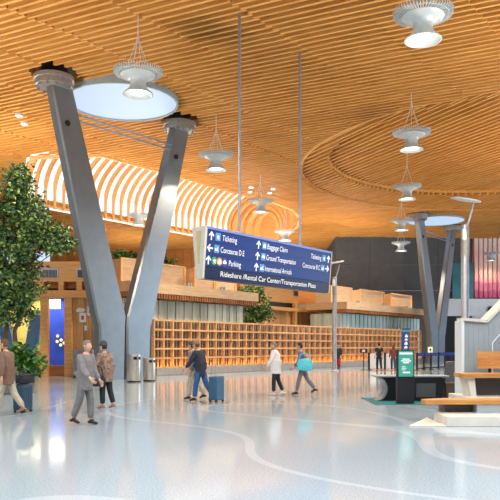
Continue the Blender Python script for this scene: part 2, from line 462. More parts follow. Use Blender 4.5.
mu = thing('mural', 'pink sunset mural on upright slats high on the end wall', 'mural', (24.3, 75.9, 6.75))
sl = MB(); x = 0
while x < 19: sl.box(x, x+.36, -.22, -.02, .1, 6.9); x += .5
sl.obj('slat_panel', 'mural', mu); MB().box(-.1, 19.2, -.02, .0, .05, 7).obj('backing', mat('mural_backing', (196, 92, 112), .7, 0, .1, 1), mu)
MB().box(-.15, 19.2, -.26, 0, -.05, .05).obj('frame', 'dark', mu)

# ------------------------------------------------------------------ forked columns
def leg_arm(sg):
    mb = MB()
    rings_ = [(-.02, .82, .74, .27), (2.55, .86, .80, .27), (3.0, .98, .86, .27), (CZ-.75, HALF-.12, .56, .25), (CZ-.42, HALF-.05, .53, .25)]
    if sg < 0: rings_ = [(z, xc-(0 if z < 2 else .04 if z < 2.8 else .10 if z < 4 else .26), hx+(.05 if z > 2.8 else 0), hy) for z, xc, hx, hy in rings_]
    vs = []; ch = .08
    for z, xc, hx, hy in rings_:
        for a, b_ in ((-hx, -hy+ch), (-hx+ch, -hy), (hx-ch, -hy), (hx, -hy+ch), (hx, hy-ch), (hx-ch, hy), (-hx+ch, hy), (-hx, hy-ch)):
            vs.append((sg*xc+a, b_, max(0, z)))
    n = 8; k = len(rings_)
    mb.add(vs, [(i*n+j, i*n+(j+1) % n, (i+1)*n+(j+1) % n, (i+1)*n+j) for i in range(k-1) for j in range(n)]+[tuple(range(n))[::-1], tuple(range((k-1)*n, k*n))])
    return mb
def column(name, label, loc):
    t = thing(name, label, 'column', loc, UA)
    for sg in (-1, 1):
        a = leg_arm(sg).obj('arm', 'steel', t)
        cp = MB().lathe([(.74, CZ-.48), (.80, CZ-.46), (.80, CZ-.22), (.86, CZ-.2), (.86, CZ-.04), (.5, CZ-.02)], 36, (sg*HALF, 0, 0))
        for k in range(12):
            q = 2*math.pi*k/12; cp.box(sg*HALF+.72*math.cos(q)-.04, sg*HALF+.72*math.cos(q)+.04, .72*math.sin(q)-.04, .72*math.sin(q)+.04, CZ-.56, CZ-.46)
        cp.obj('cap', 'steelcap', a)
        MB().lathe([(.58, CZ-.03), (.58, CZ+.85)], 20, (sg*HALF, 0, 0)).obj('anchor', 'dark', a)
        e = MB(); e.prism([(.13*math.cos(2*math.pi*k/16), .13*math.sin(2*math.pi*k/16)) for k in range(16)], lambda p, q, tt: (sg*3.42+p, tt, 11.35+q), -.29, -.25)
        e.obj('rod_eye', 'black', a)
    for dz in (0, .26):
        MB().tube([(-3.3, -.2, 11.62+dz), (3.3, -.2, 11.62+dz)], .045, 8).obj('tie_rod', 'rod', t)
    return t
column('forked_column', 'large forked steel column in front behind the two waste bins', (c1.x, c1.y, 0))
column('forked_column', 'far forked steel column at the end of the lattice screen', (c2.x, c2.y, 0))
for c_, lab in ((c1, 'round pale blue skylight between the arms of the large forked column'), (c2, 'round pale blue skylight above the far forked column')):
    t = thing('round_skylight', lab, 'skylight', (c_.x, c_.y, CZ-.1))
    MB().lathe([(2.56, .0), (2.66, 0), (2.66, .75), (2.56, .75), (2.56, 0)], 64).obj('frame', 'grey', t)
    MB().lathe([(0.001, .06), (2.555, .06), (2.555, .1), (.001, .1)], 64).obj('glass', 'oculus', t)

# ------------------------------------------------------------------ pendant lights
def pendant():
    t = thing('pendant_light', '', 'pendant light', (0, 0, 0), 0, 'pendant lights with finned dishes')
    MB().lathe([(.30, -.08), (.50, -.04), (.60, .0), (.62, -.02), (.60, -.05), (.48, -.13), (.36, -.20), (.30, -.30), (.28, -.06)], 40).obj('dish', 'pend', t)
    f = MB()
    for k in range(56):
        a = 2*math.pi*k/56; c_, s_ = math.cos(a), math.sin(a)
        for r0, z0_, r1, z1_ in ((.46, -.02, .66, .03), (.66, .03, .86, .10)): f.bar((r0*c_, r0*s_, z0_), (r1*c_, r1*s_, z1_), .026, .07)
        f.bar((.84*c_, .84*s_, .08), (.87*c_, .87*s_, .24), .022, .03); f.bar((.62*c_, .62*s_, .02), (.66*c_, .66*s_, .24), .018, .025)
    f.tube([(.74*math.cos(2*math.pi*k/40), .74*math.sin(2*math.pi*k/40), .06) for k in range(41)], .022, 6)
    f.obj('fin_ring', 'pend', t)
    MB().lathe([(.26, -.27), (.30, -.29), (.28, -.44), (.30, -.58), (.38, -.74), (.53, -.90), (.55, -.95), (.51, -.96), (.44, -.86), (.3, -.64), (.25, -.5)], 40).obj('neck', 'pend', t)
    MB().lathe([(.001, -.87), (.30, -.86), (.32, -.83), (.30, -.62), (.001, -.60)], 32).obj('lens', 'lens', t)
    wr = MB()
    for k in range(6):
        a = 2*math.pi*k/6+.3; wr.tube([(.46*math.cos(a), .46*math.sin(a), .04), (.02*math.cos(a), .02*math.sin(a), 1.3)], .012, 6)
    wr.tube([(0, 0, 1.28), (0, 0, 2.3)], .022, 6); wr.lathe([(.05, 1.22), (.05, 1.36)], 10)
    wr.obj('suspension_wires', 'wire', t)
    for c_ in kids(t):
        if c_.name.split('.')[0] != 'suspension_wires': c_.scale.z = .74
    return t
PZ = 11.32
pl = [(423, 20.66, 'biggest pendant light with finned dish, at the upper right corner'),
      (138, 25.1, 'pendant light hanging in front of the round skylight by the large column'),
      (216, 35.9, 'pendant light hanging just right of the large column beside the long skylight'),
      (411.5, 32.2, 'pendant light under the round timber rosette, second of the near row'),
      (407, 43.1, 'pendant light below the rosette, third down the row on the right'),
      (401.5, 54.7, 'small pendant light left of the far column cap, upper of a close pair'),
      (401, 66.6, 'lowest pendant light in the row left of the far forked column'),
      (260.5, 47.3, 'pendant light above the left half of the hanging direction sign'),
      (285, 60, 'small pendant light peeking over the top edge of the direction sign'),
      (139, 52.4, 'pendant light seen between the arms of the large column'),
      (491.5, 74.0, 'small pendant light hanging in front of the pink mural')]
p0 = pendant()
for i, (px, D, lab) in enumerate(pl):
    loc = (X_(px, D), D, PZ)
    if i == 0: p0.location = loc; p0['label'] = lab
    else: dup(p0, loc, lab)
    lamp('pendant_glow', 'SPOT', (loc[0], loc[1], PZ-.70), 3000 if D < 70 else 300, (1, .88, .70), .05, (0, 0, 0), R(145))
# recessed downlights
for i, (px, py, lab) in enumerate(((251, 186, 'recessed downlight, farther of the left pair above the long sign'), (250, 190.5, 'recessed downlight, nearer the skylight in the left pair over the sign'),
        (273, 187.5, 'recessed downlight, upper of the right pair above the sign'), (269.7, 191.6, 'recessed downlight, lower of the right pair above the sign'),
        (19, 113.5, 'recessed downlight at the far left, upper of two'), (24.5, 122, 'recessed downlight at the far left, lower of two'))):
    D = (CZ-.1-CAMZ)*F/(HZ-py)
    t = thing('recessed_downlight', lab, 'downlight', (X_(px, D), D, CZ-.24), 0, 'recessed ceiling downlights')
    MB().lathe([(.15, 0), (.19, .0), (.19, .12), (.15, .12), (.15, 0)], 20).obj('trim_ring', 'white', t)
    MB().lathe([(.001, .02), (.145, .02), (.145, .08), (.001, .08)], 20).obj('lens', 'down', t)

# ------------------------------------------------------------------ hanging direction sign
SG0 = (-1.41, 23.0)
def s_of(px):
    k = (px-250)/F; return (SG0[0]-k*SG0[1])/(k*UY-UX)
SLEN = s_of(331.5)
SZ0, SZ1 = 3.85, 5.52          # bottom, top
zb = SZ0+.40                   # top of the navy band
sign = thing('hanging_sign', 'long blue airport direction sign hanging from two rods', 'sign', (SG0[0], SG0[1], SZ0), UA)
LEAN = .15
def face_y(z): return LEAN*(SZ1-z)/(SZ1-SZ0)      # front face leans in towards its foot
def slab(z0, z1, x0, x1, th, name, m, par, back=False):
    poly = [(face_y(z0), z0-SZ0), (face_y(z1), z1-SZ0), (face_y(z1)+th, z1-SZ0), (face_y(z0)+th, z0-SZ0)]
    return MB().prism(poly, lambda a, b, t: (t, a, b), x0, x1).obj(name, m, par)
face = slab(zb, SZ1-.06, 0, SLEN, .05, 'blue_panel', 'signblue', sign)
navy = slab(SZ0+.02, zb-.015, 0, SLEN, .05, 'navy_panel', 'signnavy', sign)
rl = MB()
for z in (zb+(SZ1-.06-zb)/3, zb+2*(SZ1-.06-zb)/3):
    rl.prism([(face_y(z)-.004, z-SZ0-.006), (face_y(z)-.004, z-SZ0+.006), (face_y(z)+.02, z-SZ0+.006), (face_y(z)+.02, z-SZ0-.006)], lambda a, b, t: (t, a, b), 0, SLEN)
rl.obj('row_seam', 'signnavy', face)
MB().box(-.02, SLEN+.02, -.03, .56, SZ1-SZ0-.06, SZ1-SZ0+.02).obj('top_rail', 'signtop', sign)
MB().box(-.0, SLEN, .17, .48, -.02, .02).obj('bottom_rail', 'signnavy', sign)
slab_b = MB().prism([(.36, .02), (.53, SZ1-SZ0-.07), (.48, SZ1-SZ0-.07), (.31, .02)], lambda a, b, t: (t, a, b), 0, SLEN); slab_b.obj('back_panel', 'signblue', sign)
H = SZ1-SZ0
for x0, x1 in ((-.10, 0), (SLEN, SLEN+.03)):
    e = MB().prism([(.13, -.03), (-.03, H+.02), (.57, H+.02), (.40, -.03)], lambda a, b, t: (t, a, b), x0, x1).obj('end_cap', 'signend', sign)
    xo = x0-.008 if x0 < 0 else x1
    MB().prism([(.245, .45), (.15, H-.12), (.40, H-.12), (.305, .45)], lambda a, b, t: (t, a, b), xo, xo+.008).obj('inset', 'signbeige', e)
for px, ptop in ((241, 10), (301, 51)):
    s = s_of(px+4.5)
    MB().tube([(s, .27, H), (s, .27, CZ+.5-SZ0)], .05, 12).obj('hanging_rod', 'rod', sign)
    MB().lathe([(.12, H+.0), (.12, H+.1), (.05, H+.14)], 14, (s, .27, 0)).obj('collar', 'rod', sign)
def text_mesh(txt):
    cu = bpy.data.curves.new('t', 'FONT'); cu.body = txt; cu.size = 1
    o = bpy.data.objects.new('t', cu); COL.objects.link(o)
    bpy.context.view_layer.update()
    me = o.to_mesh(); vs = [v.co.copy() for v in me.vertices]; fs = [tuple(p.vertices) for p in me.polygons]
    o.to_mesh_clear(); bpy.data.objects.remove(o); bpy.data.curves.remove(cu)
    x0 = min(v.x for v in vs); x1 = max(v.x for v in vs)
    return [Vector(((v.x-x0)/(x1-x0), v.y, 0)) for v in vs], fs
def on_face(s, h, dep=.006): return (s, face_y(SZ0+h)-dep, h)
def letter(txt, px0, px1, zc, cap, par):
    vs, fs = text_mesh(txt); s0, s1 = s_of(px0), s_of(px1); k = cap/.70
    return MB().add([on_face(s0+v.x*(s1-s0), zc-cap/2+v.y*k) for v in vs], fs).obj('lettering', 'letter', par)
def poly_face(poly, sc, zc, size, name, m, par, dep=.006):
    mb = MB(); n = len(poly)
    mb.add([on_face(sc+a*size, zc+b_*size, dep) for a, b_ in poly]+[on_face(sc+a*size, zc+b_*size, -.01) for a, b_ in poly],
           [tuple(range(n)), tuple(range(n, 2*n))[::-1]]+[(i, (i+1) % n, n+(i+1) % n, n+i) for i in range(n)])
    return mb.obj(name, m, par)
UPA = [(-.09, -.5), (.09, -.5), (.09, .18), (.34, -.07), (.46, .06), (0, .52), (-.46, .06), (-.34, -.07), (-.09, .18)]
def rotp(p, k): 
    for _ in range(k): p = [(-b_, a) for a, b_ in p]
    return p
SQ = [(-.5, -.5), (.5, -.5), (.5, .5), (-.5, .5)]
CI = [(.5*math.cos(2*math.pi*k/24), .5*math.sin(2*math.pi*k/24)) for k in range(24)]
PERS = [(-.15, -.42), (.0, -.1), (.18, -.42), (.28, -.36), (.14, .02), (.3, -.02), (.32, .1), (.1, .22), (-.12, .2), (-.32, .0), (-.24, -.08), (-.1, .02)]
PLANE = [(-.4, -.3), (.4, -.3), (.4, -.2), (.15, -.1), (.3, .2), (.2, .3), (-.05, -.02), (-.3, .02), (-.4, .14)]
BAG = [(-.36, -.34), (.36, -.34), (.36, .14), (.14, .14), (.14, .32), (-.14, .32), (-.14, .14), (-.36, .14)]
CAR = [(-.4, -.22), (.4, -.22), (.4, .06), (.24, .1), (.14, .3), (-.2, .3), (-.3, .1), (-.4, .06)]
hB = zb-SZ0; hT = H-.06; rw_ = (hT-hB)/3
r3, r2, r1_ = hB+rw_*.5, hB+rw_*1.5, hB+rw_*2.5
def icon(px, zc, glyph, sz=.26, base='iconblue'):
    i = poly_face(SQ if base == 'iconblue' else CI, s_of(px), zc, sz, 'icon', base, face)
    poly_face(glyph, s_of(px), zc, sz*.86, 'pictogram', 'letter', i, .010)
    return i
for px, zc, k in ((212, r1_, 0), (211.3, r2, 1), (210.6, r3, 0), (259.2, r1_, 0), (258.8, r2, 0), (258.4, r3, 0), (329, r1_-.05, 0), (328.3, r2-.05, 3)):
    poly_face(rotp(UPA, k), s_of(px), zc, .29, 'arrow', 'letter', face)
icon(218.6, r1_, PERS); icon(218, r2, PLANE); icon(216.4, r3, PERS, .27, 'green'); icon(221.6, r3, BAG, .27, 'amber'); icon(226.8, r3, CAR, .27, 'violet')
icon(265, r1_, BAG); icon(264.6, r2, CAR); icon(264, r3, PLANE); icon(324.6, r1_-.05, PERS); icon(324, r2-.05, PLANE)
letter('Ticketing', 223, 237.5, r1_, .19, face); letter('Concourse D E', 222, 245.5, r2, .19, face); letter('Parking', 231, 243, r3, .19, face)
letter('Baggage Claim', 268, 288, r1_, .19, face); letter('Ground Transportation', 267.6, 297, r2, .19, face); letter('International Arrivals', 267, 293.5, r3, .19, face)
letter('Ticketing', 311.5, 321.8, r1_-.05, .19, face); letter('Concourse B C', 304, 321.4, r2-.05, .19, face)
letter('Rideshare /Rental Car Center/Transportation Plaza', 223.5, 318.5, hB*.5, .175, navy)

# ------------------------------------------------------------------ lattice screen
LU0, LU1, LV = 26.6, 61.0, 27.0
lat = thing('lattice_screen', 'long honey timber lattice screen standing on a grey stone curb', 'screen', uv(LU0, LV), UA)
LL = LU1-LU0
MB().box(0, LL, -.25, 1.2, 0, .42).obj('curb', 'curb', lat, .02)
fr = MB(); nc = 47; nr = 5; z0, z1 = .42, 3.0
for i in range(nc+1):
    x = LL*i/nc; fr.box(x-.045, x+.045, -.06, .10, z0, z1)
for j in range(nr+1):
    z = z0+(z1-z0)*j/nr; fr.box(0, LL, -.075, .085, z-.05, z+.05)
fr.obj('grid', 'lattice', lat)
bk = MB()
for i in range(nc*3):
    x = LL*(i+.5)/(nc*3); bk.box(x-.04, x+.04, .26, .32, z0, z1)
bk.obj('back_slats', 'backslat', lat)
MB().box(0, LL, .75, .80, z0, z1).obj('backing', 'latback', lat)
MB().box(0, LL, .13, .17, .425, .455).obj('light_strip', 'strip', lat)

# ------------------------------------------------------------------ kiosks with pale slatted walls
def planter_box(lab, u0, v0, ln, wd=1.5, z=5.22, h=1.35, plant=None):
    t = thing('planter_box', lab, 'planter box', uv(u0, v0, z), UA, 'timber planter boxes along the kiosk roofs')
    b_ = MB(); b_.box(0, ln, 0, .06, 0, h); b_.box(0, ln, wd-.06, wd, 0, h); b_.box(0, .06, .06, wd-.06, 0, h); b_.box(ln-.06, ln, .06, wd-.06, 0, h); b_.box(0.06, ln-.06, .06, wd-.06, 0, .06)
    b_.obj('box', 'panel', t)
    tr = MB(); tr.box(-.06, .10, -.05, .05, 0, h+.04); tr.box(ln-.10, ln+.06, -.05, .05, 0, h+.04); tr.box(-.06, ln+.06, -.05, .08, h, h+.07)
    tr.obj('corner_post', 'rib', t)
    MB().box(.06, ln-.06, .06, wd-.06, h-.25, h-.18).obj('soil', 'soil', t)
    return t
def leaves(n, gen, size, rs, m, name, parent):
    mb = MB(); q = random.Random(rs)
    for _ in range(n):
        p = Vector(gen(q)); s_ = size*q.uniform(.6, 1.3)
        d = Vector((q.gauss(0, 1), q.gauss(0, 1), q.gauss(-.25, .7))).normalized()
        a = d.cross(Vector((q.gauss(0, 1), q.gauss(0, 1), q.gauss(0, 1)))).normalized()*s_*.28
        nn = a.cross(d).normalized()*s_*.10
        mb.add([p, p+d*s_*.5+a+nn, p+d*s_, p+d*s_*.5-a+nn], [(0, 1, 2), (0, 2, 3)])
    return mb.obj(name, m, parent)
def clump(c, r, n, nsub, q):
    subs = []
    for _ in range(nsub):
        while True:
            d = Vector((q.uniform(-1, 1), q.uniform(-1, 1), q.uniform(-1, 1)))
            if d.length < 1: break
        subs.append((Vector(c)+Vector((d.x*r[0], d.y*r[1], d.z*r[2])), q.uniform(.18, .42)))
    return subs
def kiosk(lab, u0, u1, v0, depth, wallm):
    t = thing('kiosk', lab, 'kiosk', uv(u0, v0), UA); L = u1-u0
    MB().box(0, L, .12, depth, 0, 4.3).obj('core', 'brown', t)
    wl = MB(); n = int(L/.36)
    for i in range(n): wl.box(L*i/n+.02, L*(i+1)/n-.02, .0 if i % 2 else .05, .12, 0, 4.32)
    wl.obj('slatted_wall', wallm, t)
    n = int(depth/.36)
    for x0 in (-.08, L):
        ew = MB()
        for i in range(n): ew.box(x0, x0+.08, .12+(depth-.12)*i/n+(.02 if i else 0), .12+(depth-.12)*(i+1)/n, .0, 4.32 if i % 2 else 4.31)
        ew.obj('end_wall', wallm, t)
    MB().box(-.5, L+.5, -.9, depth+.2, 4.62, 5.2).obj('canopy', 'panel', t)
    sf = MB(); n = int((L+1)/.22)
    for i in range(n): x = -.5+(L+1)*i/n; sf.box(x, x+.12, -.86, .3, 4.34, 4.62)
    sf.obj('canopy_slats', 'brown', t)
    up = MB()
    for k in range(3):
        x = L*.3*(k+.4); up.box(x, x+.10, -.6, -.4, 5.2, 5.42); up.box(x+.25, x+.35, -.6, -.4, 5.2, 5.42)
    up.obj('roof_uplight', 'grey', t)
    return t
kiosk('kiosk with pale green slatted walls right of the large column', 26.9, 37.6, 29.5, 6, 'paleslat')
kiosk('kiosk with pale aqua slatted walls before the charcoal wall', 50.3, 66.0, 29.3, 2.9, 'paleblue')
pb = [('timber planter box with green plants on the kiosk roof beside the large column', 27.0, 30.0, 2.6),
      ('timber planter box second from the large column, with plants on the kiosk roof', 30.3, 30.4, 2.4),
      ('timber planter box hidden partly by the left end of the direction sign', 33.2, 30.0, 1.9),
      ('timber planter box at the right end of the pale green kiosk roof', 35.5, 30.2, 2.1),
      ('timber planter box behind the pole lamp on the aqua kiosk roof', 49.9, 30.0, 3.5),
      ('middle timber planter box on the aqua kiosk roof', 54.9, 30.0, 4.6),
      ('timber planter box nearest the far forked column', 60.9, 30.0, 4.6)]
for lab, u0, v0, ln in pb: planter_box(lab, u0, v0, ln)
for lab, u0, v0, w_, rs in (('bushy green plants in the roof planter just right of the large column', 27.3, 30.6, 2.0, 3), ('green plants in the second roof planter from the large column', 30.5, 31.0, 1.9, 5)):
    t = thing('roof_plant', lab, 'plant', uv(u0, v0, 6.37), UA)
    st = MB(); q = random.Random(rs)
    for k in range(9): x = q.uniform(.1, w_); st.tube([(x, q.uniform(0, .5), 0), (x+q.uniform(-.1, .1), q.uniform(0, .5), .45)], .015, 5)
    st.obj('stems', 'bark', t)
    leaves(520, lambda q: (q.uniform(0, w_), q.uniform(-.15, .7), q.uniform(.1, .75)), .26, rs, 'leaf2', 'foliage', t)
# recessed timber pavilion between the kiosks
pv = thing('timber_pavilion', 'honey timber pavilion set back between the two slatted kiosks', 'pavilion', uv(42.0, 33.2), UA); L = 11.6
wl = MB()
for i in range(36): wl.box(L*i/36+.01, L*(i+1)/36-.01, 0, .1, 0, 4.5)
wl.obj('plank_wall', 'plank', pv)
MB().box(0, L, .1, 5, 0, 6.8).obj('core', 'brown', pv)
MB().box(-.2, L, -.5, .1, 4.5, 4.78).obj('beam', 'orange', pv)
MB().box(0, L, -.1, .1, 5.2, 6.9).obj('upper_panel', 'orange', pv)
MB().box(3.0, 7.0, .02, .11, 4.80, 5.18).obj('clerestory_strip', 'dark', pv); MB().box(7.2, L, -.02, .11, 4.80, 5.18).obj('clerestory_strip', 'paleblue', pv)
for x in (2.6, 6.9): MB().box(x-.14, x+.14, -.45, -.15, 0, 5.2).obj('post', 'orange', pv)
wn = MB(); wn.box(6.95, 7.65, -.16, -.1, 5.78, 6.32); wn.obj('window_frame', 'rod', pv); MB().box(7.02, 7.58, -.175, -.16, 5.85, 6.25).obj('pane', 'dark', pv)
D = 60.0
fl = thing('floodlight', 'small white floodlight fixed to the timber pavilion beside the pole lamp', 'floodlight', uv(51.55, 32.9, 3.95), UA)
MB().box(-.2, .2, -.25, 0, 0, .34).obj('housing', 'white', fl, .03); MB().box(-.03, .03, 0, .3, .1, .2).obj('bracket', 'grey', fl)
# tree between the kiosks
def tree(lab, loc, trunks, blobs, n, lsize, rs, group=None, r0=.09):
    t = thing('tree', lab, 'tree', loc)
    q = random.Random(rs); subs = []
    for c, r, k in blobs: subs += clump(c, r, 0, k, q)
    def gen(q):
        c, r = q.choice(subs)
        d = Vector((q.gauss(0, 1), q.gauss(0, 1), q.gauss(0, .8)))*r*.55
        return c+d
    leaves(n, gen, lsize, rs, 'leaf', 'foliage', t)
    for pts in trunks:
        tr = MB().tube(pts, [r0*(1-.6*i/(len(pts)-1)) for i in range(len(pts))], 9).obj('trunk', 'bark', t)
        br = MB(); top = Vector(pts[-1])
        for c, r in q.sample(subs, min(14, len(subs))):
            base = Vector(pts[q.randint(max(1, len(pts)-3), len(pts)-1)])
            mid = base.lerp(c, .5)+Vector((0, 0, .15)); br.tube([base, mid, c], [.035, .022, .008], 6)
        br.obj('branches', 'bark', tr)
    return t
tree('bushy green tree between the kiosks, below the direction sign', uv(40.8, 31.2), [[(0, 0, 0), (.05, 0, 1.6), (0, .05, 3.2), (.1, 0, 4.6)]],
     [((0, 0, 4.9), (1.1, 1.0, 1.1), 26), ((.1, 0, 3.9), (1.3, 1.1, .9), 22)], 3600, .24, 11)
# big tree at the left
tree('tall leafy indoor tree at the left edge of the hall', (-8.35, 24.0, .62),
     [[(-.1, 0, 0), (-.12, 0, .7), (0, .05, 1.6), (-.15, 0, 2.6), (-.2, 0, 3.8), (-.1, 0, 5.4)], [(.32, -.1, 0), (.36, -.1, .8), (.3, -.05, 1.5), (.6, 0, 2.3), (.9, 0, 3.4), (.6, 0, 5.0)]],
     [((.42, 0, 6.6), (.30, .4, .65), 22), ((.55, 0, 5.7), (.70, .7, .7), 36), ((-.5, 0, 5.2), (.8, .8, .8), 30), ((1.05, 0, 4.9), (.75, .8, .6), 40), ((.1, 0, 4.1), (.95, 1.0, .8), 50), ((1.75, 0, 4.6), (.50, .6, .35), 24),
      ((.25, 0, 3.0), (.9, 1.0, .8), 50), ((.1, 0, 2.3), (.9, .9, .5), 30), ((-1.2, 0, 3.6), (.9, .9, 1.4), 36)], 13500, .17, 21)
pt = thing('round_planter', 'round grey planter under the tall indoor tree', 'planter', (-8.25, 24.0, 0))
MB().lathe([(.75, 0), (.80, .03), (.92, .72), (.94, .76), (.86, .76), (.82, .6)], 40).obj('bowl', 'concrete', pt)
MB().lathe([(.001, .62), (.82, .60), (.82, .55), (.001, .55)], 30).obj('soil', 'soil', pt)
sh = thing('shrub', 'low dark green shrub at the foot of the tall indoor tree', 'shrub', (-7.75, 23.6, .62))
st = MB(); q = random.Random(4)
for k in range(12): a = q.uniform(0, 6.28); st.tube([(0, 0, 0), (.2*math.cos(a), .2*math.sin(a), .35), (.42*math.cos(a), .3*math.sin(a), .55)], .012, 5)
st.obj('stems', 'bark', sh)
leaves(800, lambda q: (q.gauss(.1, .26), q.gauss(0, .22), abs(q.gauss(.42, .24))), .24, 31, 'leaf2', 'foliage', sh)

# ------------------------------------------------------------------ timber storefront at the left
SD_ = 37.0
sf = thing('storefront', 'timber framed storefront behind the tree at left with lit blue interior', 'storefront', (X_(45, SD_), SD_, 0))
sx0 = X_(45, SD_)
def fx(px): return X_(px, SD_)-sx0
def fz(py): return Z_(py, SD_)
for px in (45, 69): MB().box(fx(px)-.2, fx(px)+.2, -.2, .2, 0, fz(298)).obj('post', 'orange', sf, .015)
MB().box(fx(-60), fx(98), -.3, .3, fz(298), fz(290.5)).obj('beam', 'orange', sf, .015)
for px in (-40, -15, 10, 42, 62, 80, 95): MB().box(fx(px)-.14, fx(px)+.14, -.2, .3, fz(290.5), fz(282)).obj('blocking', 'orange', sf)
MB().box(fx(-60), fx(98), .3, .4, fz(290.5), fz(282)).obj('backing_board', 'brown', sf)
fa_ = MB().box(fx(-60), fx(98), -.25, .4, fz(282), fz(262)).obj('fascia', 'orange', sf)
for a, b_ in ((41, 60), (78, 94)):
    v = MB().box(fx(a), fx(b_), -.30, -.25, fz(278.5), fz(268.5)).obj('vent', 'rod', sf)
    lv = MB(); n = 12
    for k in range(n): x = fx(a)+.06+(fx(b_)-fx(a)-.12)*k/n; lv.box(x, x+.04, -.33, -.30, fz(278), fz(270.5))
    lv.obj('louvres', 'dark', v)
pw = MB(); n = 9
for k in range(n): pw.box(fx(72.5)+(fx(97)-fx(72.5))*k/n+.008, fx(72.5)+(fx(97)-fx(72.5))*(k+1)/n-.008, .0, .12, 0, fz(298))
pw.obj('plank_wall', 'plank', sf)
MB().box(fx(97.2), fx(98.8), -.1, .1, fz(346), fz(316)).obj('cyan_strip', emitter('cyan_strip_glow', (170, 214, 236), 1.2), sf)  # narrow pale cyan strip with an even glow
MB().box(X_(49, 39.9)-sx0, fx(74), 2.8, 3.0, 0, fz(290)).obj('back_wall', 'shopblue', sf)
MB().box(fx(-60), X_(49, 39.9)-sx0, 2.8, 3.0, 0, fz(290)).obj('side_wall', 'shopyellow', sf)
MB().box(fx(-60), fx(98), .3, 3.0, fz(290), fz(288)).obj('shop_ceiling', 'white', sf)
bs = MB().box(fx(47), fx(72), .2, .7, 0, .55).obj('plinth', 'brown', sf)
lamp('shop_light', 'AREA', (X_(58, 38.4), 38.4, 4.2), 110, (1, .95, .9), 2, (0, 0, 0), None, 1.5)
lamp('shop_light', 'AREA', (X_(20, 38.7), 38.7, 4.2), 160, (1, .88, .6), 5, (0, 0, 0), None, 1.5)
for (px, py, w_, h_, m, lab) in ((80.5, 310, 1.6, .5, 'white', 'white arrow shaped notice on the plank wall, uppermost'), (90, 311, .95, 1.3, 'white', 'white notice with red print at the right of the plank wall'), (82.5, 317.5, 1.1, 1.3, 'white', 'white notice with red print at the middle of the plank wall'), (85.5, 328, .4, .7, 'white', 'tiny white card lowest on the plank wall')):
    D = SD_-.05; w_ *= .17; h_ *= .17
    t = thing('wall_notice', lab, 'notice', (X_(px, D), SD_-.005, Z_(py, D)))
    if 'arrow' in lab: MB().prism([(-.22, -.1), (.14, -.1), (.24, .0), (.16, .1), (-.1, .12), (-.24, .0)], lambda a, b, tt: (a, tt, b), -.03, 0).obj('plate', 'white', t)
    else: MB().box(-w_*.9, w_*.9, -.03, 0, -h_*1.1, h_*1.1).obj('plate', 'white', t)
    if 'red' in lab: MB().box(-w_*.35, w_*.35, -.036, -.03, -h_*.5, h_*.45).obj('print', 'red', t)
cb = thing('utility_cabinet', 'waist high grey cabinet against the plank wall of the storefront', 'cabinet', (X_(84, 36.4), 36.4, 0))
MB().box(-.52, .52, -.35, .35, .08, 1.42).obj('body', 'stripes', cb, .02); MB().box(-.48, .48, -.37, -.35, .14, 1.36).obj('door', 'stripes', cb, .01); MB().box(.30, .34, -.41, -.37, .65, .95).obj('handle', 'dark', cb); MB().box(-.48, .48, -.3, .3, 0, .08).obj('plinth', 'dark', cb)
wb = thing('hanging_board', 'white board hanging inside the storefront above the blue wall', 'board', (X_(54, 38.5), 38.5, Z_(309, 38.5)))
MB().box(-.36, .36, -.03, .03, 0, .52).obj('panel', 'white', wb, .01)
for x in (-.3, .3): MB().tube([(x, 0, .52), (x, 0, Z_(290, 38.5)-Z_(309, 38.5)+.1)], .012, 6).obj('cord', 'dark', wb)
gs = random.Random(5)
for k, (px, py, lab) in enumerate(((58, 336, 'topmost'), (61.5, 340, 'middle'), (57.5, 341.5, 'lower left'), (64.5, 343, 'rightmost'), (61, 345, 'lowest'))):
    D = 39.7
    t = thing('globe_lamp', f'small glowing globe on the blue storefront wall, {lab} of the cluster', 'lamp', (X_(px, D), SD_+2.62, Z_(py, D)), 0, 'globe lamps on the blue wall')
    MB().ell((0, 0, 0), (.085, .085, .085), 14, 10).obj('globe', emitter('globe_glow', (255, 226, 150), 1.6), t); MB().box(-.04, .04, .12, .18, -.04, .04).obj('mount', 'dark', t)
shf = thing('display_shelf', 'low display shelf with yellow goods inside the storefront', 'shelf', (X_(36, 39.2), 39.2, 0))
for x in (-.55, .55): MB().box(x-.03, x+.03, -.25, .25, 0, 1.5).obj('side_panel', 'white', shf)
for z in (.15, .6, 1.05, 1.46): MB().box(-.52, .52, -.25, .25, z, z+.04).obj('shelf_board', 'white', shf)
n = 0
for zi, z in enumerate((.19, .64, 1.09)):
    for k in range(5):
        h_ = gs.uniform(.2, .32); x = -.42+k*.21
        o = MB().box(-.08, .08, -.12, .12, 0, h_).obj('boxed_goods', 'yellow', None, .01, (X_(36, 39.2)+x, 39.2, z))
        tag(o, 'small yellow carton on the ' + ('bottom', 'middle', 'top')[zi] + ' tier of the storefront display shelf', 'carton', 'yellow cartons on the %s tier' % ('bottom', 'middle', 'top')[zi])
gd = thing('shade_lamp', 'green dome shade lamp above the yellow display shelf', 'lamp', (X_(36, 39.2), 39.2, Z_(345, 39.2)))
MB().lathe([(.42, 0), (.40, .1), (.28, .3), (.08, .4), (.001, .42)], 24).obj('shade', 'leafgreen', gd); MB().tube([(0, 0, .4), (0, 0, 2.6)], .012, 6).obj('cord', 'dark', gd)
fs = thing('splayed_support', 'blue grey V shaped steel support seen behind the tree trunks', 'support', (X_(20, 38), 38.0, 0))
for sg in (-1, 1): MB().prism([(sg*.05, 0), (sg*.55, 0), (sg*1.35, 3.5), (sg*.65, 3.5)], lambda a, b, t: (a, t, b), -.2, .2).obj('arm', 'bluewall', fs, .02)
MB().box(-.62, .62, -.3, .3, 0, .12).obj('base', 'steel', fs)

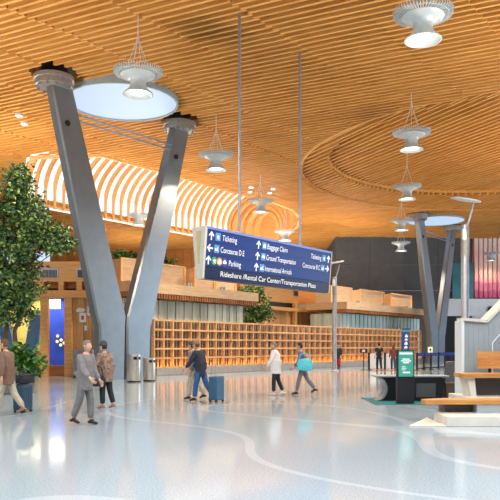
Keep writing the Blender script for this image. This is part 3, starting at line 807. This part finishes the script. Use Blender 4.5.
# ------------------------------------------------------------------ waste bins
def bin_(lab, loc, r, h):
    t = thing('waste_bin', lab, 'bin', loc, 0, 'brushed steel waste bins')
    MB().lathe([(r*.97, .06), (r, .08), (r, h-.06), (r*.98, h-.02), (r*.8, h), (.001, h)], 40).obj('body', 'brushed', t)
    MB().lathe([(r*.94, 0), (r*.98, .01), (r*.98, .06), (.1, .06)], 40).obj('base', 'dark', t)
    o = MB(); a0, a1 = R(-85), R(-15); n = 12; vs = []
    for k in range(n+1):
        a = a0+(a1-a0)*k/n
        for rr, z in ((r*1.012, h*.80), (r*1.012, h*.91)): vs.append((rr*math.cos(a), rr*math.sin(a), z))
    o.add(vs, [(2*k, 2*k+2, 2*k+3, 2*k+1) for k in range(n)], True); ob = o.obj('opening', 'black', t)
    MB().box(-.035, .035, -.02, .03, h*.80, h*.91).obj('divider', 'brushed', t, 0, (r*1.0*math.cos(R(-50)), r*1.0*math.sin(R(-50)), 0), R(40))
bin_('taller brushed steel waste bin standing against the large column', (X_(134, 31.1), 31.1, 0), .31, 1.24)
bin_('shorter brushed steel waste bin at the left end of the lattice screen', (X_(149.3, 31.9), 31.9, 0), .28, 1.06)

# ------------------------------------------------------------------ pole lamps with reflector discs
def pole_lamp(lab, loc, h, r, tilt):
    t = thing('pole_lamp', lab, 'lamp', loc, 0, 'steel pole lamps with tilted reflectors')
    MB().lathe([(r*1.8, 0), (r*1.8, .04), (r*1.05, .1), (r, .12), (r, h*.86), (r*.9, h*.865), (.001, h*.87)], 28).obj('pole', 'rod', t)
    b_ = MB(); b_.lathe([(r*1.06, h*.70), (r*1.06, h*.80)], 28); b_.obj('collar', 'steelcap', t)
    MB().tube([(r*.4, 0, h*.85), (r*1.6, 0, h*.93), (r*2.2, 0, h*.985)], [r*.28, r*.25, r*.2], 10).obj('arm', 'rod', t)
    d = MB(); d.lathe([(.001, .05), (.36, .04), (.50, .0), (.50, -.03), (.34, -.06), (.001, -.07)], 36)
    o = d.obj('reflector', 'pend', t); o.location = (r*.2, 0, h); o.rotation_euler = (R(8), R(tilt), 0); o.scale = (1.15, 1, 1)
    MB().lathe([(.05, h*.78), (.09, h*.79), (.07, h*.84), (.001, h*.845)], 14, (-r*.4, -r*.8, 0)).obj('spot_head', 'white', t)
    return t
pole_lamp('tall steel pole lamp behind the grey seating wall at right', (X_(465, 27), 27, 0), 7.25, .15, 9)
pole_lamp('steel pole lamp standing before the lattice screen at the right end of the sign', (X_(334.6, 44), 44, 0), 6.85, .14, -12)

# ------------------------------------------------------------------ queue barriers and small signs beyond the counter
BD = 47.0
def barrier(lab, px, D, kind, wpx):
    t = thing('belt_barrier', lab, 'barrier', (X_(px, D), D, 0), 0, 'queue barriers near the far column')
    W = wpx/F*D
    MB().lathe([(.18, 0), (.2, .02), (.07, .05), (.07, 1.06), (.08, 1.07), (.08, 1.16), (.001, 1.18)], 16).obj('post', 'dark', t)
    if kind == 'belt': 
        MB().box(.04, W-.04, -.02, .02, .92, 1.14).obj('belt', 'beltblue', t); MB().box(.07, W-.07, -.03, .03, .10, .18).obj('lower_belt', 'dark', t)
    else: MB().box(.05, W-.05, -.02, .02, .14, 1.10).obj('panel', 'white', t, .01)
    return t
pxs = [417, 424, 431, 438.5, 445, 451, 457]
names = ['first', 'second', 'third', 'fourth', 'fifth', 'sixth', 'last']
for i, px in enumerate(pxs): barrier(f'blue belt barrier post, {names[i]} from the totem toward the grey wall', px, 46+i*.9, 'belt', 7.5)
for i, (px, w_) in enumerate(((369, 15.5), (385, 14), (399.5, 9))): barrier(('white panel barrier left of the person in black', 'white panel barrier between the two people near the banner', 'white panel barrier behind the teal totem')[i], px, 46.2, 'panel', w_)
bn = thing('blue_banner', 'slim upright blue banner standing behind the teal totem', 'banner', (X_(405.5, 44.5), 44.5, 0))
MB().lathe([(.25, 0), (.25, .03), (.03, .06), (.03, 1.2)], 16).obj('stand', 'dark', bn)
MB().prism([(-.26, 1.2), (.20, 1.2), (.28, 2.72), (-.22, 2.72)], lambda a, b, t: (a, t, b), -.03, .03).obj('panel', 'banner', bn)
mk = MB()
for k, (z, h_) in enumerate(((1.45, .16), (1.68, .2), (1.95, .14), (2.15, .2))): mk.box(-.10+.02*k, .12+.01*k, -.036, -.03, z, z+h_*.6); mk.box(-.02+.01*k, .08, -.036, -.03, z, z+h_)
mk.obj('white_mark', 'letter', bn)
MB().box(-.2, .26, -.036, -.03, 2.5, 2.62).obj('header', 'teal', bn)
ps = thing('post_sign', 'small white notice on a slim black post among the blue barriers', 'sign', (X_(430.3, 40), 40.0, 0))
MB().lathe([(.16, 0), (.16, .02), (.025, .04), (.025, 1.3)], 14).obj('post', 'dark', ps); MB().box(-.13, .13, -.02, .02, 1.22, 1.55).obj('plate', mat('cream_notice', (240, 232, 206), .5, 0, .04, emit=.3), ps, .01); MB().box(-.05, .05, -.026, -.02, 1.32, 1.46).obj('print', 'dark', ps)
ph = thing('information_stand', 'slim black stand with a small head before the lattice screen', 'stand', (X_(363.5, 46.5), 46.5, 0))
MB().lathe([(.2, 0), (.2, .02), (.035, .05), (.035, 1.15)], 14).obj('post', 'dark', ph); MB().box(-.24, .24, -.05, .05, 1.15, 1.42).obj('head', 'dark', ph, .02); MB().box(-.1, .1, -.06, -.05, 1.2, 1.36).obj('label_plate', 'white', ph)

# ------------------------------------------------------------------ counter, totem, mat
ct = thing('counter', 'long black counter with a concave left end behind the teal totem', 'counter', (X_(377, 20.2), 20.2, 0))
L = X_(449, 20.2)-X_(377, 20.2); dep = .62
def conc(n=16):
    pts = [(0, .70)]
    for k in range(n+1):
        a = R(90)-math.pi*k/n; pts.append((.02+.26*math.cos(a), .36+.33*math.sin(a)))
    pts.append((0, .02)); return pts
cp = conc()
MB().prism(cp+[(L*.92, .02), (L*.92, .70)], lambda a, b, t: (a, t, b), .06, dep-.1).obj('body', 'dark', ct)
ed = MB(); q2 = cp
for i in range(len(q2)-1):
    (a, b_), (c_, d_) = q2[i], q2[i+1]; ed.add([(a-.03, .0, b_), (c_-.03, .0, d_), (c_-.03, dep, d_), (a-.03, dep, b_), (a+.03, 0, b_), (c_+.03, 0, d_), (c_+.03, dep, d_), (a+.03, dep, b_)],
        [(0,1,2,3),(7,6,5,4),(0,4,5,1),(2,6,7,3)])
ed.obj('end_panel', 'rod', ct)
MB().box(-.06, L, -.05, dep, .70, .75).obj('top', 'grey', ct, .01)
MB().box(L*.55, L*.82, .03, .055, .12, .52).obj('front_inset', 'charcoal', ct)
MB().box(0.3, L*.92, .02, .1, .0, .03).obj('kick', 'dark', ct)
tag(MB().box(X_(370, 20)-.0, X_(446, 20), 19.0, 21.6, .002, .016).obj('floor_mat', 'tealmat'), 'teal floor mat under the black counter', 'mat')
tt = thing('totem', 'black digital totem with a teal screen in front of the counter', 'totem', (X_(405.3, 19.3), 19.3, 0), R(4))
MB().box(-.24, .24, -.06, .10, .016, 1.49).obj('body', 'dark', tt, .012)
sc = MB().box(-.205, .205, -.068, -.06, .76, 1.46).obj('screen', 'teal', tt)
hd = MB().box(-.18, .18, -.072, -.068, 1.37, 1.42).obj('screen_header', 'letter', tt)
tl = MB()
for z, w_ in ((1.24, .20), (1.19, .28), (1.14, .17)): tl.box(-w_/2, w_/2, -.072, -.068, z-.014, z+.014)
for z, w_ in ((1.03, .10), (.99, .13), (.945, .10)): tl.box(-.12, -.12+w_, -.071, -.068, z-.008, z+.008)
tl.box(-.09, .11, -.072, -.068, .85, .895); tl.obj('screen_text', 'letter', tt)
ch = thing('lounge_seat', 'black lounge seat with timber armrests between counter and grey wall', 'seat', (X_(455, 21.5), 21.5, 0), R(-20))
MB().box(-.34, .34, -.3, .3, .40, .48).obj('seat', 'dark', ch, .03)
MB().prism([(.25, .45), (.33, .45), (.55, 1.10), (.47, 1.12)], lambda a, b, t: (t, a, b), -.34, .34).obj('backrest', 'dark', ch, .02)
for sg in (-1, 1):
    MB().box(sg*.37-.03, sg*.37+.03, -.28, .3, .60, .66).obj('armrest', 'orange', ch, .012); 
    for y in (-.22, .22): MB().box(sg*.35-.025, sg*.35+.025, y-.025, y+.025, 0, .62).obj('leg', 'dark', ch)
bx = thing('carton_crate', 'brown crate on the floor beside the black counter', 'crate', (X_(450.5, 20.35), 20.35, .0))
MB().box(-.16, .16, -.15, .15, .0, .50).obj('body', mat('brown_crate', (92, 72, 62), .6), bx, .01); MB().box(-.17, .17, -.16, .16, .5, .54).obj('lid', mat('crate_lid', (110, 88, 74), .6), bx)

# ------------------------------------------------------------------ seating steps at the right
gw = thing('seating_wall', 'grey ribbed wall with sloping pale cap behind the timber benches', 'wall panel', (X_(463, 18), 18.0, 0))
g0 = X_(463, 18)
def gx(px): return X_(px, 18)-g0
prof = [(0, 0), (0, Z_(320.5, 18)), (gx(486), Z_(322.5, 18)), (gx(520), Z_(288, 18)), (gx(560), Z_(288, 18)), (gx(560), 0)]
MB().prism(prof, lambda a, b, t: (a, t, b), 0, .5).obj('body', 'grey', gw)
capm = MB()
for (a, b_), (c_, d_) in zip(prof[1:4], prof[2:5]): capm.bar((a, .22, b_+.03), (c_, .22, d_+.03), .62, .07)
capm.obj('cap', 'offwhite', gw)
MB().box(-.05, .02, -.05, .55, 0, Z_(320.5, 18)).obj('end_trim', 'white', gw)
rb = MB(); x = .14
while x < gx(505): rb.box(x, x+.03, -.014, .0, .0, Z_(323.5, 18)); x += .13
rb.obj('ribs', 'grey', gw)
hr = thing('handrail', 'thin pale handrail bending upward in front of the grey seating wall', 'handrail', (X_(493.5, 17.9), 17.97, 0))
MB().tube([(0, 0, 0), (0, 0, Z_(343, 17.9)), (.24, 0, Z_(332, 17.9)), (1.0, 0, Z_(298, 17.9))], .022, 10).obj('rail', 'white', hr); MB().lathe([(.06, 0), (.06, .02), (.025, .04)], 14).obj('foot', 'white', hr)
stp = thing('seating_step', 'pale stone step block under the timber benches', 'step', (X_(447, 13.9), 13.9, 0))
RX = X_(560, 18)-X_(447, 13.9)
MB().box(0, RX, 0, 1.0, .0, .20).obj('lower_step', 'offwhite', stp, .01)
MB().box(.25, RX, 1.0, 1.55, 0, .34).obj('riser', 'charcoal', stp)
MB().box(X_(466, 16.4)-X_(447, 13.9), RX, 2.3, 3.95, .0, .40).obj('upper_step', 'offwhite', stp, .01)
MB().add([(-.75, .0, .003), (0, 0, .003), (0, 1.6, .003), (.05, 1.6, .003), (-.75, 0, .02), (0, 0, .02), (0, 1.6, .02), (.05, 1.6, .02)], [(0,1,2),(4,6,5),(0,4,5,1),(1,5,6,2),(2,6,4,0)]).obj('floor_plate', 'offwhite', stp)
lb = thing('timber_bench', 'long low timber bench slab nearest the camera at right', 'bench', (X_(420, 15.0), 14.6, 0))
bl = MB(); bw_ = RX
for k in range(4): bl.prism([(.02 if k == 0 else (.0 if k < 3 else .3), .16*k+.0), (bw_, .16*k), (bw_, .16*k+.155), (.0+(.0 if k < 2 else .3*(k-1)), .16*k+.155)], lambda a, b, t: (a, b, t), .38, .47)
bl.obj('seat', 'bench', lb)
for x in (1.1, 2.2): MB().box(x, x+.5, .02, .28, .20, .38).obj('support', 'grey', lb)
ub = thing('timber_bench', 'upper timber bench with a plank backrest against the grey wall', 'bench', (X_(463.5, 16.6), 16.6, 0))
u_ = MB()
for k in range(4): u_.box(0, bw_, .0+.2*k, .19+.2*k, .84, .94)
u_.obj('seat', 'bench', ub)
bk = MB(); x0 = X_(477.5, 17.4)-X_(463.5, 16.6)
for k in range(3): bk.box(x0, bw_, .80, .86, 1.04+.145*k, 1.18+.145*k)
bk.obj('backrest', 'bench', ub)
for x in (x0+.3, x0+1.2): MB().box(x, x+.06, .86, .92, .8, 1.4).obj('back_bracket', 'dark', ub)
MB().prism([(.22, .40), (.34, .40), (.30, .84), (.12, .84)], lambda a, b, t: (a, t, b), .1, .75).obj('leg', 'offwhite', ub, .0, (0, 0, 0))
MB().box(.3, bw_, .5, .75, .40, .84).obj('riser', 'charcoal', ub)

# ------------------------------------------------------------------ people
def skin_mesh(verts, edges, radii, root=0, sub=1):
    me = bpy.data.meshes.new('s'); me.from_pydata([tuple(v) for v in verts], edges, []); me.update()
    o = bpy.data.objects.new('s', me); COL.objects.link(o)
    o.modifiers.new('skin', 'SKIN').use_smooth_shade = True
    for i, r in enumerate(radii):
        d = me.skin_vertices[0].data[i]; d.radius = r if isinstance(r, tuple) else (r, r); d.use_root = (i == root)
    if sub: sm = o.modifiers.new('sub', 'SUBSURF'); sm.levels = sub; sm.render_levels = sub
    dg = bpy.context.evaluated_depsgraph_get(); dg.update()
    ev = o.evaluated_get(dg); m2 = ev.to_mesh()
    vs = [v.co.copy() for v in m2.vertices]; fs = [tuple(p.vertices) for p in m2.polygons]
    ev.to_mesh_clear(); bpy.data.objects.remove(o); bpy.data.meshes.remove(me)
    return vs, fs
SKIN = mat('skin', (206, 160, 132), .5, 0, .05, 8)
EYE = mat('eye', (30, 24, 22), .3); LIP = mat('lips', (160, 92, 84), .5)
def cloth(name, rgb, var=.15): return mat(name, rgb, .85, 0, var, 14, .15)
def head_mesh(mb, c, fwd, k):
    """egg shaped head with brow, nose, chin and ears; fwd = facing direction (unit, horizontal)"""
    f = Vector(fwd); sdv = Vector((f.y, -f.x, 0)); n, m_ = 20, 14; vs = []; fs = []
    for i in range(m_+1):
        th = math.pi*i/m_; z = math.cos(th); rr = math.sin(th)
        for j in range(n):
            ph = 2*math.pi*j/n; a, b_ = math.cos(ph), math.sin(ph)
            w_ = .074*(1 if z > -.1 else 1-.28*(-z-.1)); d = .096
            x = rr*b_*w_; y = rr*a*d
            if a > .6 and z < -.45: y += .016*(a-.6)/.4
            if a > .85 and -.42 < z < .12: y += .024*(1-abs(z+.2)/.35 if abs(z+.2) < .35 else 0)
            if a > .75 and .0 < z < .25 and abs(b_) > .2: y -= .006
            vs.append(Vector(c)+(sdv*x+f*y+Vector((0, 0, .118*z)))*k)
    for i in range(m_):
        for j in range(n): fs.append(((i+1)*n+j, (i+1)*n+(j+1) % n, i*n+(j+1) % n, i*n+j))
    mb.add(vs, fs, True)
    for sg in (-1, 1):
        p = Vector(c)+(sdv*sg*.076+Vector((0, 0, -.005))-f*.005)*k; mb.ell(p, (.014*k, .018*k, .03*k), 8, 6)
def person(label, loc, face, h=1.74, stride=0, arms=(0, 0), elbows=(15, 15), lean=0, top='shirt', trousers='trousers', hair='hair', shoe='shoe', sleeve=True, coat=0.0, longhair=False, cap=None, girth=1.0, splay=(0, 0)):
    """face: heading in degrees, 0 = away from the camera (+Y), 180 = toward it, 90 = to the left (-X)"""
    k = h/1.74
    t = thing('person', label, 'person', loc, R(face))
    # local frame: facing +Y
    ln = R(lean)
    def up(z0, d): return Vector((0, math.sin(ln)*d, z0+math.cos(ln)*d))
    legs = []
    for sg, st in ((-1, stride), (1, -stride)):
        a = R(st); kb = R(8 if st >= 0 else 8+abs(st)*.9)
        hip = Vector((sg*.088, 0, 0)); kn = hip+Vector((sg*.005, math.sin(a)*.43, -math.cos(a)*.43))
        an = kn+Vector((0, math.sin(a-kb)*.41, -math.cos(a-kb)*.41)); legs.append((hip, kn, an, a-kb))
    low = min(l[2].z for l in legs); PZ_ = -low+.085
    hipc = Vector((0, 0, PZ_))
    J = [hipc, hipc+up(.0, .12), hipc+up(0, .28), hipc+up(0, .44), hipc+up(0, .535), hipc+up(0, .60)]   # pelvis waist chest upper neckbase neck
    RAD = [(.135*girth, .105*girth), (.125*girth, .095*girth), (.14*girth, .105*girth), (.13*girth, .095*girth), (.06, .06), (.05, .05)]
    E = [(0, 1), (1, 2), (2, 3), (3, 4), (4, 5)]
    def addj(p, r, par): J.append(p); RAD.append(r); E.append((par, len(J)-1)); return len(J)-1
    legi = []; armi = []; feet = []
    for (hip, kn, an, tilt) in legs:
        i1 = addj(hipc+hip+Vector((0, 0, -.03)), .088, 0); i2 = addj(hipc+kn, .058, i1); i3 = addj(hipc+an, .040, i2)
        legi.append((i1, i2, i3)); feet.append((hipc+an, tilt))
    sh = hipc+up(0, .475)
    fist = []
    for sg, a_, e_, sp_ in ((-1, arms[0], elbows[0], splay[0]), (1, arms[1], elbows[1], splay[1])):
        a = R(a_); e = R(a_+e_); o = sh+Vector((sg*.175, 0, 0)); q_ = math.sin(R(6+sp_))
        el = o+Vector((sg*.28*q_, math.sin(a)*.28, -math.cos(a)*.28)); wr = el+Vector((sg*.02, math.sin(e)*.25, -math.cos(e)*.25))
        i1 = addj(o, .056, 3); i2 = addj(el, .042, i1); i3 = addj(wr, .028, i2); hd_ = wr+(wr-el).normalized()*.07; i4 = addj(hd_, (.040, .022), i3)
        armi.append((i1, i2, i3, i4)); fist.append((wr, (wr-el).normalized(), sg))
    sc = lambda L: [v*k for v in L]
    rk = lambda r: tuple(x*k for x in r) if isinstance(r, tuple) else r*k
    vs, fs = skin_mesh(sc(J), E, [rk(r) for r in RAD]); mb = MB(); mb.add(vs, fs, True)
    for wr, d, sg in fist:                                   # five fingers, a little curled
        side = Vector((0, 1, 0)) - d*d.y; side.normalize(); inn = Vector((-sg, 0, 0))
        for fi, (off, ln_) in enumerate(((.027, .072), (.009, .082), (-.009, .076), (-.026, .06))):
            b0 = wr+d*.075+side*off; p1 = b0+d*ln_*.5+inn*.006; p2 = p1+d*ln_*.32+inn*.018; p3 = p2+d*ln_*.2+inn*.022
            mb.tube(sc([b0-d*.02, p1, p2, p3]), [.0095*k, .009*k, .008*k, .006*k], 7)
        b0 = wr+d*.025+side*.026; mb.tube(sc([b0, b0+side*.028+d*.03+inn*.008, b0+side*.034+d*.065+inn*.016]), [.012*k, .0105*k, .008*k], 7)
    hc = hipc+up(0, .70)+Vector((0, .02, 0)); head_mesh(mb, hc*k, (0, 1, 0), k)
    mb.obj('body', SKIN, t)
    # eyes and mouth
    for sg in (-1, 1): MB().ell((hc+Vector((sg*.031, .083, .012)))*k, (.010*k, .007*k, .006*k), 8, 6).obj('eye', EYE, t)
    MB().ell((hc+Vector((0, .088, -.062)))*k, (.022*k, .008*k, .006*k), 10, 6).obj('mouth', LIP, t)
    # clothes
    g = .018
    ti = [0, 1, 2, 3, 4]; Jt = [J[i] for i in ti]; Rt = [(RAD[i][0]+g+coat, RAD[i][1]+g+coat) for i in ti[:4]]+[.066]; Et = [(0, 1), (1, 2), (2, 3), (3, 4)]
    if coat:
        Jt.append(hipc+Vector((0, 0, -.22))); Rt.append((.15*girth+coat, .13*girth+coat)); Et.append((0, 5))
    else:
        Jt.append(hipc+Vector((0, 0, -.05))); Rt.append((.14*girth+g, .112*girth+g)); Et.append((0, 5))
    for i1, i2, i3, i4 in armi:
        b0 = len(Jt); Jt += [J[i1], J[i2]] if sleeve else [J[i1], J[i1].lerp(J[i2], .75)]; Rt += [.056+g+coat*.4, .046+g+coat*.4]; Et += [(3, b0), (b0, b0+1)]
        if sleeve: Jt.append(J[i2].lerp(J[i3], .93)); Rt.append(.034+g); Et.append((b0+1, b0+2))
    vs, fs = skin_mesh(sc(Jt), Et, [rk(r) for r in Rt]); MB().add(vs, fs, True).obj('jacket' if (coat or sleeve) else 'shirt', top, t)
    Jp = [hipc+up(0, .06), hipc]; Rp = [(.13*girth+.012, .10*girth+.012), (.138*girth+.012, .108*girth+.012)]; Ep = [(0, 1)]
    for i1, i2, i3 in legi:
        b0 = len(Jp); Jp += [J[i1], J[i2], J[i2].lerp(J[i3], .92)]; Rp += [.090+.014, .066+.012, .056+.012]; Ep += [(1, b0), (b0, b0+1), (b0+1, b0+2)]
    vs, fs = skin_mesh(sc(Jp), Ep, [rk(r) for r in Rp]); MB().add(vs, fs, True).obj('trousers', trousers, t)
    for an, tilt in feet:
        lift = max(0, an.z-.085); pit = -.9*min(1, lift/.12)*.6
        hl = an+Vector((0, -.055, -.05)); toe = an+Vector((0, .17*math.cos(pit), -.052+.17*math.sin(pit)))
        if toe.z < .034: toe.z = .034
        mid = an+Vector((0, .06, -.035))
        vs, fs = skin_mesh(sc([an+Vector((0, -.02, .01)), hl, mid, toe]), [(0, 1), (0, 2), (2, 3)], [rk(r) for r in (.048, (.04, .036), (.046, .040), (.042, .030))])
        zmin = min(v.z for v in vs); dz = Vector((0, 0, -zmin if zmin < 0 else 0)); MB().add([v+dz for v in vs], fs, True).obj('shoe', shoe, t)
    # hair
    hm = MB(); n, m_ = 20, 9; vs = []; fs = []
    for i in range(m_+1):
        th = R(118)*i/m_
        for j in range(n):
            ph = 2*math.pi*j/n; a = math.cos(ph); lim = R(62) if a > .45 else (R(88) if a > -.1 else R(122)); tt = min(th, lim*(i/m_)**.9 if False else th*lim/R(118))
            vs.append((hc+Vector((math.sin(ph)*.083*math.sin(tt), a*.104*math.sin(tt)-.006, .127*math.cos(tt))))*k)
    for i in range(m_):
        for j in range(n): fs.append(((i+1)*n+j, (i+1)*n+(j+1) % n, i*n+(j+1) % n, i*n+j))
    hm.add(vs, fs, True)
    if longhair: hm.ell((hc+Vector((0, -.075, -.10)))*k, (.085*k, .05*k, .17*k), 14, 10)
    hm.obj('hair', hair, t)
    if cap:
        c_ = MB(); c_.lathe([(.001, .135*k), (.06*k, .125*k), (.095*k, .08*k), (.106*k, .02*k), (.106*k, .0), (.09*k, 0)], 24, tuple((hc+Vector((0, -.004, .035)))*k))
        c_.prism([(-.075*k, .08*k), (.075*k, .08*k), (.06*k, .17*k), (0, .19*k), (-.06*k, .17*k)], lambda a, b, z: (a+hc.x*k, b+hc.y*k, z+(hc.z+.035)*k), 0, .012)
        c_.obj('cap', cap, t)
    wrists = [(J[a[3]]*k) for a in armi]
    m = Matrix.Translation(loc) @ Matrix.Rotation(R(face), 4, 'Z')
    return t, [m @ w_ for w_ in wrists]
M['hairdark'] = cloth('dark_hair', (44, 34, 28)); M['hairbrown'] = cloth('brown_hair', (98, 66, 40)); M['hairgrey'] = cloth('grey_hair', (120, 112, 104))
M['shoedark'] = cloth('dark_shoes', (40, 38, 40)); M['shoewhite'] = cloth('pale_shoes', (212, 208, 202)); M['shoebrown'] = cloth('tan_shoes', (150, 108, 88))
M['jbrown'] = cloth('brown_jacket', (122, 92, 76)); M['pcream'] = cloth('cream_trousers', (178, 166, 146)); M['jgrey'] = cloth('grey_jacket', (128, 122, 120)); M['pgrey'] = cloth('grey_trousers', (112, 110, 110))
M['jcamo'] = cloth('mottled_coat', (140, 112, 96), .5); M['pblack'] = cloth('black_trousers', (34, 32, 38)); M['jnavy'] = cloth('dark_navy_jacket', (40, 44, 58)); M['jeans'] = cloth('blue_jeans', (44, 88, 136))
M['twhite'] = cloth('white_shirt', (222, 214, 210), .05); M['tslate'] = cloth('slate_top', (96, 106, 132)); M['tblack'] = cloth('black_shirt', (32, 34, 42)); M['tred'] = cloth('maroon_top', (122, 58, 62)); M['jdenim'] = cloth('dark_jeans', (48, 66, 96))
M['pred'] = cloth('red_trousers', (164, 28, 36)); M['tan'] = cloth('tan_cap', (140, 116, 78)); M['capgrey'] = cloth('charcoal_cap', (70, 66, 66)); M['turq'] = cloth('turquoise_bag', (92, 190, 204), .08)
M['caseteal'] = mat('dark_teal_case', (36, 66, 86), .45, 0, .1); M['caseblue'] = mat('blue_case', (44, 84, 110), .45, 0, .1); M['bagdark'] = cloth('dark_bag', (38, 42, 50))
def suitcase(lab, loc, rotz, w_, d, h, m, ext=.34):
    t = thing('suitcase', lab, 'suitcase', loc, rotz)
    MB().box(-w_/2, w_/2, -d/2, d/2, .06, h).obj('body', m, t, .035)
    rb = MB()
    for x in (-.3, -.1, .1, .3): rb.box(x*w_-.012, x*w_+.012, -d/2-.006, d/2+.006, .12, h-.06)
    rb.obj('ribs', m, t)
    hd_ = MB()
    for x in (-.09, .09): hd_.tube([(x, d*.36, h-.03), (x, d*.36, h+ext)], .010, 8)
    hd_.tube([(-.11, d*.36, h+ext), (.11, d*.36, h+ext)], .016, 8); hd_.obj('handle', 'rod', t)
    for sx_ in (-1, 1):
        for sy_ in (-1, 1): MB().prism([(.035*math.cos(2*math.pi*k/14), .035*math.sin(2*math.pi*k/14)) for k in range(14)], lambda a, b, x: (x, a+sy_*d*.36, b+.036), sx_*w_*.40-.015, sx_*w_*.40+.015).obj('wheel', 'dark', t)
    return t
def bag(lab, loc, rotz, w_, d, h, m, drop=.18, name='shoulder_bag', cat='bag'):
    t = thing(name, lab, cat, loc, rotz)
    b_ = MB(); b_.ell((0, 0, h*.48), (w_/2, d/2, h*.52), 18, 12); b_.box(-w_*.42, w_*.42, -d*.36, d*.36, .02, h*.8); b_.obj('body', m, t, .02)
    MB().box(-w_*.40, w_*.40, -d*.42, d*.42, h*.78, h*.84).obj('flap', m, t, .01)
    MB().tube([(-w_*.36, 0, h*.75), (-w_*.28, 0, h+drop*.7), (0, 0, h+drop), (w_*.28, 0, h+drop*.7), (w_*.36, 0, h*.75)], .014, 8).obj('strap', m, t)
    return t
# 1 far left, walking to the left
D = 16.2; person('person in brown jacket and cream trousers walking beside the dark teal suitcase', (X_(7, D), D, 0), 75, 1.78, 16, (-14, 10), (18, 20), 4, 'jbrown', 'pcream', 'hairbrown', 'shoebrown', True, .03, girth=1.12)
suitcase('dark teal upright suitcase beside the person in the brown jacket', (X_(23, 16.9), 16.9, 0), R(70), .42, .27, .66, 'caseteal', .01)
t, wr = None, None
bag('dark duffel bag on top of the dark teal suitcase', (X_(25, 16.95), 16.95, .68), R(60), .52, .26, .26, 'bagdark', .08, 'duffel_bag')
# 2 grey figure in front of the storefront
D = 14.2; t, wr = person('person in grey jacket and grey trousers walking nearest the camera at left', (X_(85, D), D, 0), 245, 1.72, 9, (8, 20), (25, 30), 3, 'jgrey', 'pgrey', 'hairgrey', 'shoedark', True, .03)
# 3 capped figure with mottled coat
D = 17.8; t, wr = person('person in dark cap and mottled brown coat with black trousers', (X_(106, D), D, 0), 60, 1.70, 6, (10, 4), (30, 24), 6, 'jcamo', 'pblack', 'hairdark', 'shoebrown', True, .05, cap='capgrey', girth=1.1)
bag('dark shoulder bag carried in front of the person in the mottled coat', (X_(97, 17.6), 17.45, .60), R(10), .50, .20, .30, 'bagdark', .22)
# 4 man with suitcase and jeans
D = 20.2; t, wr = person('person in tan cap, dark jacket and blue jeans leading the blue suitcase', (X_(201, D), D, 0), 62, 1.78, 15, (24, -16), (20, 10), 12, 'jnavy', 'jeans', 'hairbrown', 'shoedark', True, .02, cap='tan')
suitcase('blue upright suitcase behind the person in the tan cap', (X_(216.5, 20.0), 20.0, 0), R(60), .44, .28, .74, 'caseblue')
D = 20.9; person('person in dark brown clothes walking just behind the one in blue jeans', (X_(194, D), D, 0), 70, 1.74, 12, (-12, 14), (20, 20), 6, 'jgrey', 'pcream', 'hairdark', 'shoedark', True, .01)
# 5 and 6 pair
D = 22.6; person('person in loose white shirt and dark trousers left of the turquoise bag', (X_(276, D), D, 0), 78, 1.74, 8, (16, -14), (20, 16), 5, 'twhite', 'pblack', 'hairgrey', 'shoewhite', True, .05, girth=1.15)
D = 23.0; person('person in slate top and dark trousers carrying the turquoise bag', (X_(303, D), D, 0), 80, 1.74, 18, (10, 14), (34, 30), 8, 'tslate', 'pgrey', 'hairdark', 'shoedark', True, .02)
bag('large turquoise bag at the hip of the person in the slate top', (X_(305, 22.7), 22.68, .80), R(-4), .56, .24, .40, 'turq', .16)
# 7 beside the pole lamp
D = 48.5; person('person in dark jacket and red trousers beside the pole lamp', (X_(338.6, D), D, 0), 150, 1.76, 6, (8, -6), (20, 20), 0, 'jnavy', 'pred', 'hairdark', 'shoedark', True, .02)
# 8 and 9
D = 43.5; person('person in black shirt and black trousers walking away past the white barriers', (X_(379, D), D, 0), 4, 1.80, 9, (10, -10), (14, 14), 0, 'tblack', 'pblack', 'hairdark', 'shoedark', False, girth=1.08)
D = 44.0; person('person in maroon top and jeans with long brown hair walking away', (X_(393.2, D), D, 0), -6, 1.68, 7, (8, -6), (24, 20), 0, 'tred', 'jdenim', 'hairbrown', 'shoedark', True, longhair=True)

# ------------------------------------------------------------------ added fill lights and unseen side walls
def aim(o, tgt):
    d = Vector(tgt)-o.location; o.rotation_euler = d.to_track_quat('-Z', 'Y').to_euler()
#lg = lamp('skylight_glow', 'AREA', uv(43, 41, 17.0), 6500, (1, .97, .92), 30, (0, 0, UA), None, 10)

for k, (u, v, pw) in enumerate(((32, 33, 1500), (46, 35, 1500), (58, 33, 1500))):
    lamp('kiosk_ceiling_fill', 'AREA', uv(u, v, 7.2), pw*.62, (1, .93, .82), 8, (R(180), 0, UA), None, 3)  # added fill aimed up, brightens the ceiling over the kiosks
lamp('column_blue_fill', 'AREA', (50, 53, 7), 6500, (.55, .76, 1), 28, (R(90), 0, R(90)), None, 12)  # unseen fill, added to give the steel column a blue sheen
lamp('floor_bounce_fill', 'AREA', (0, 4, 12.8), 7800, (1, .98, .95), 44, (0, 0, 0), None, 16)  # added overhead fill; its bounce off the floor brightens the slats
struct(MB().box(60, 60.4, -12, 39, 0, 14).obj('wall_east_unseen', 'offwhite'))  # unseen side wall, put in to keep bright sky off the left arm
struct(MB().box(-60.4, -60, -12, 84, 0, 14).obj('wall_west_unseen', 'offwhite'))  # unseen side wall, put in to cut daylight from the left
for x, y, z, pw in ((-13.5, 21, 3.2, 2200), (13, 19, 3.2, 2200), (-17, 36.5, 6.4, 1800), (23, 42, 4, 2600), (-13, 72, 6.5, 1300), (1, 74, 6, 1300)):
    lamp('ceiling_fill', 'AREA', (x, y, z), pw, (1, .92, .8), 3, (R(180), 0, 0), None, 3)  # added fills facing up, to brighten the slat undersides
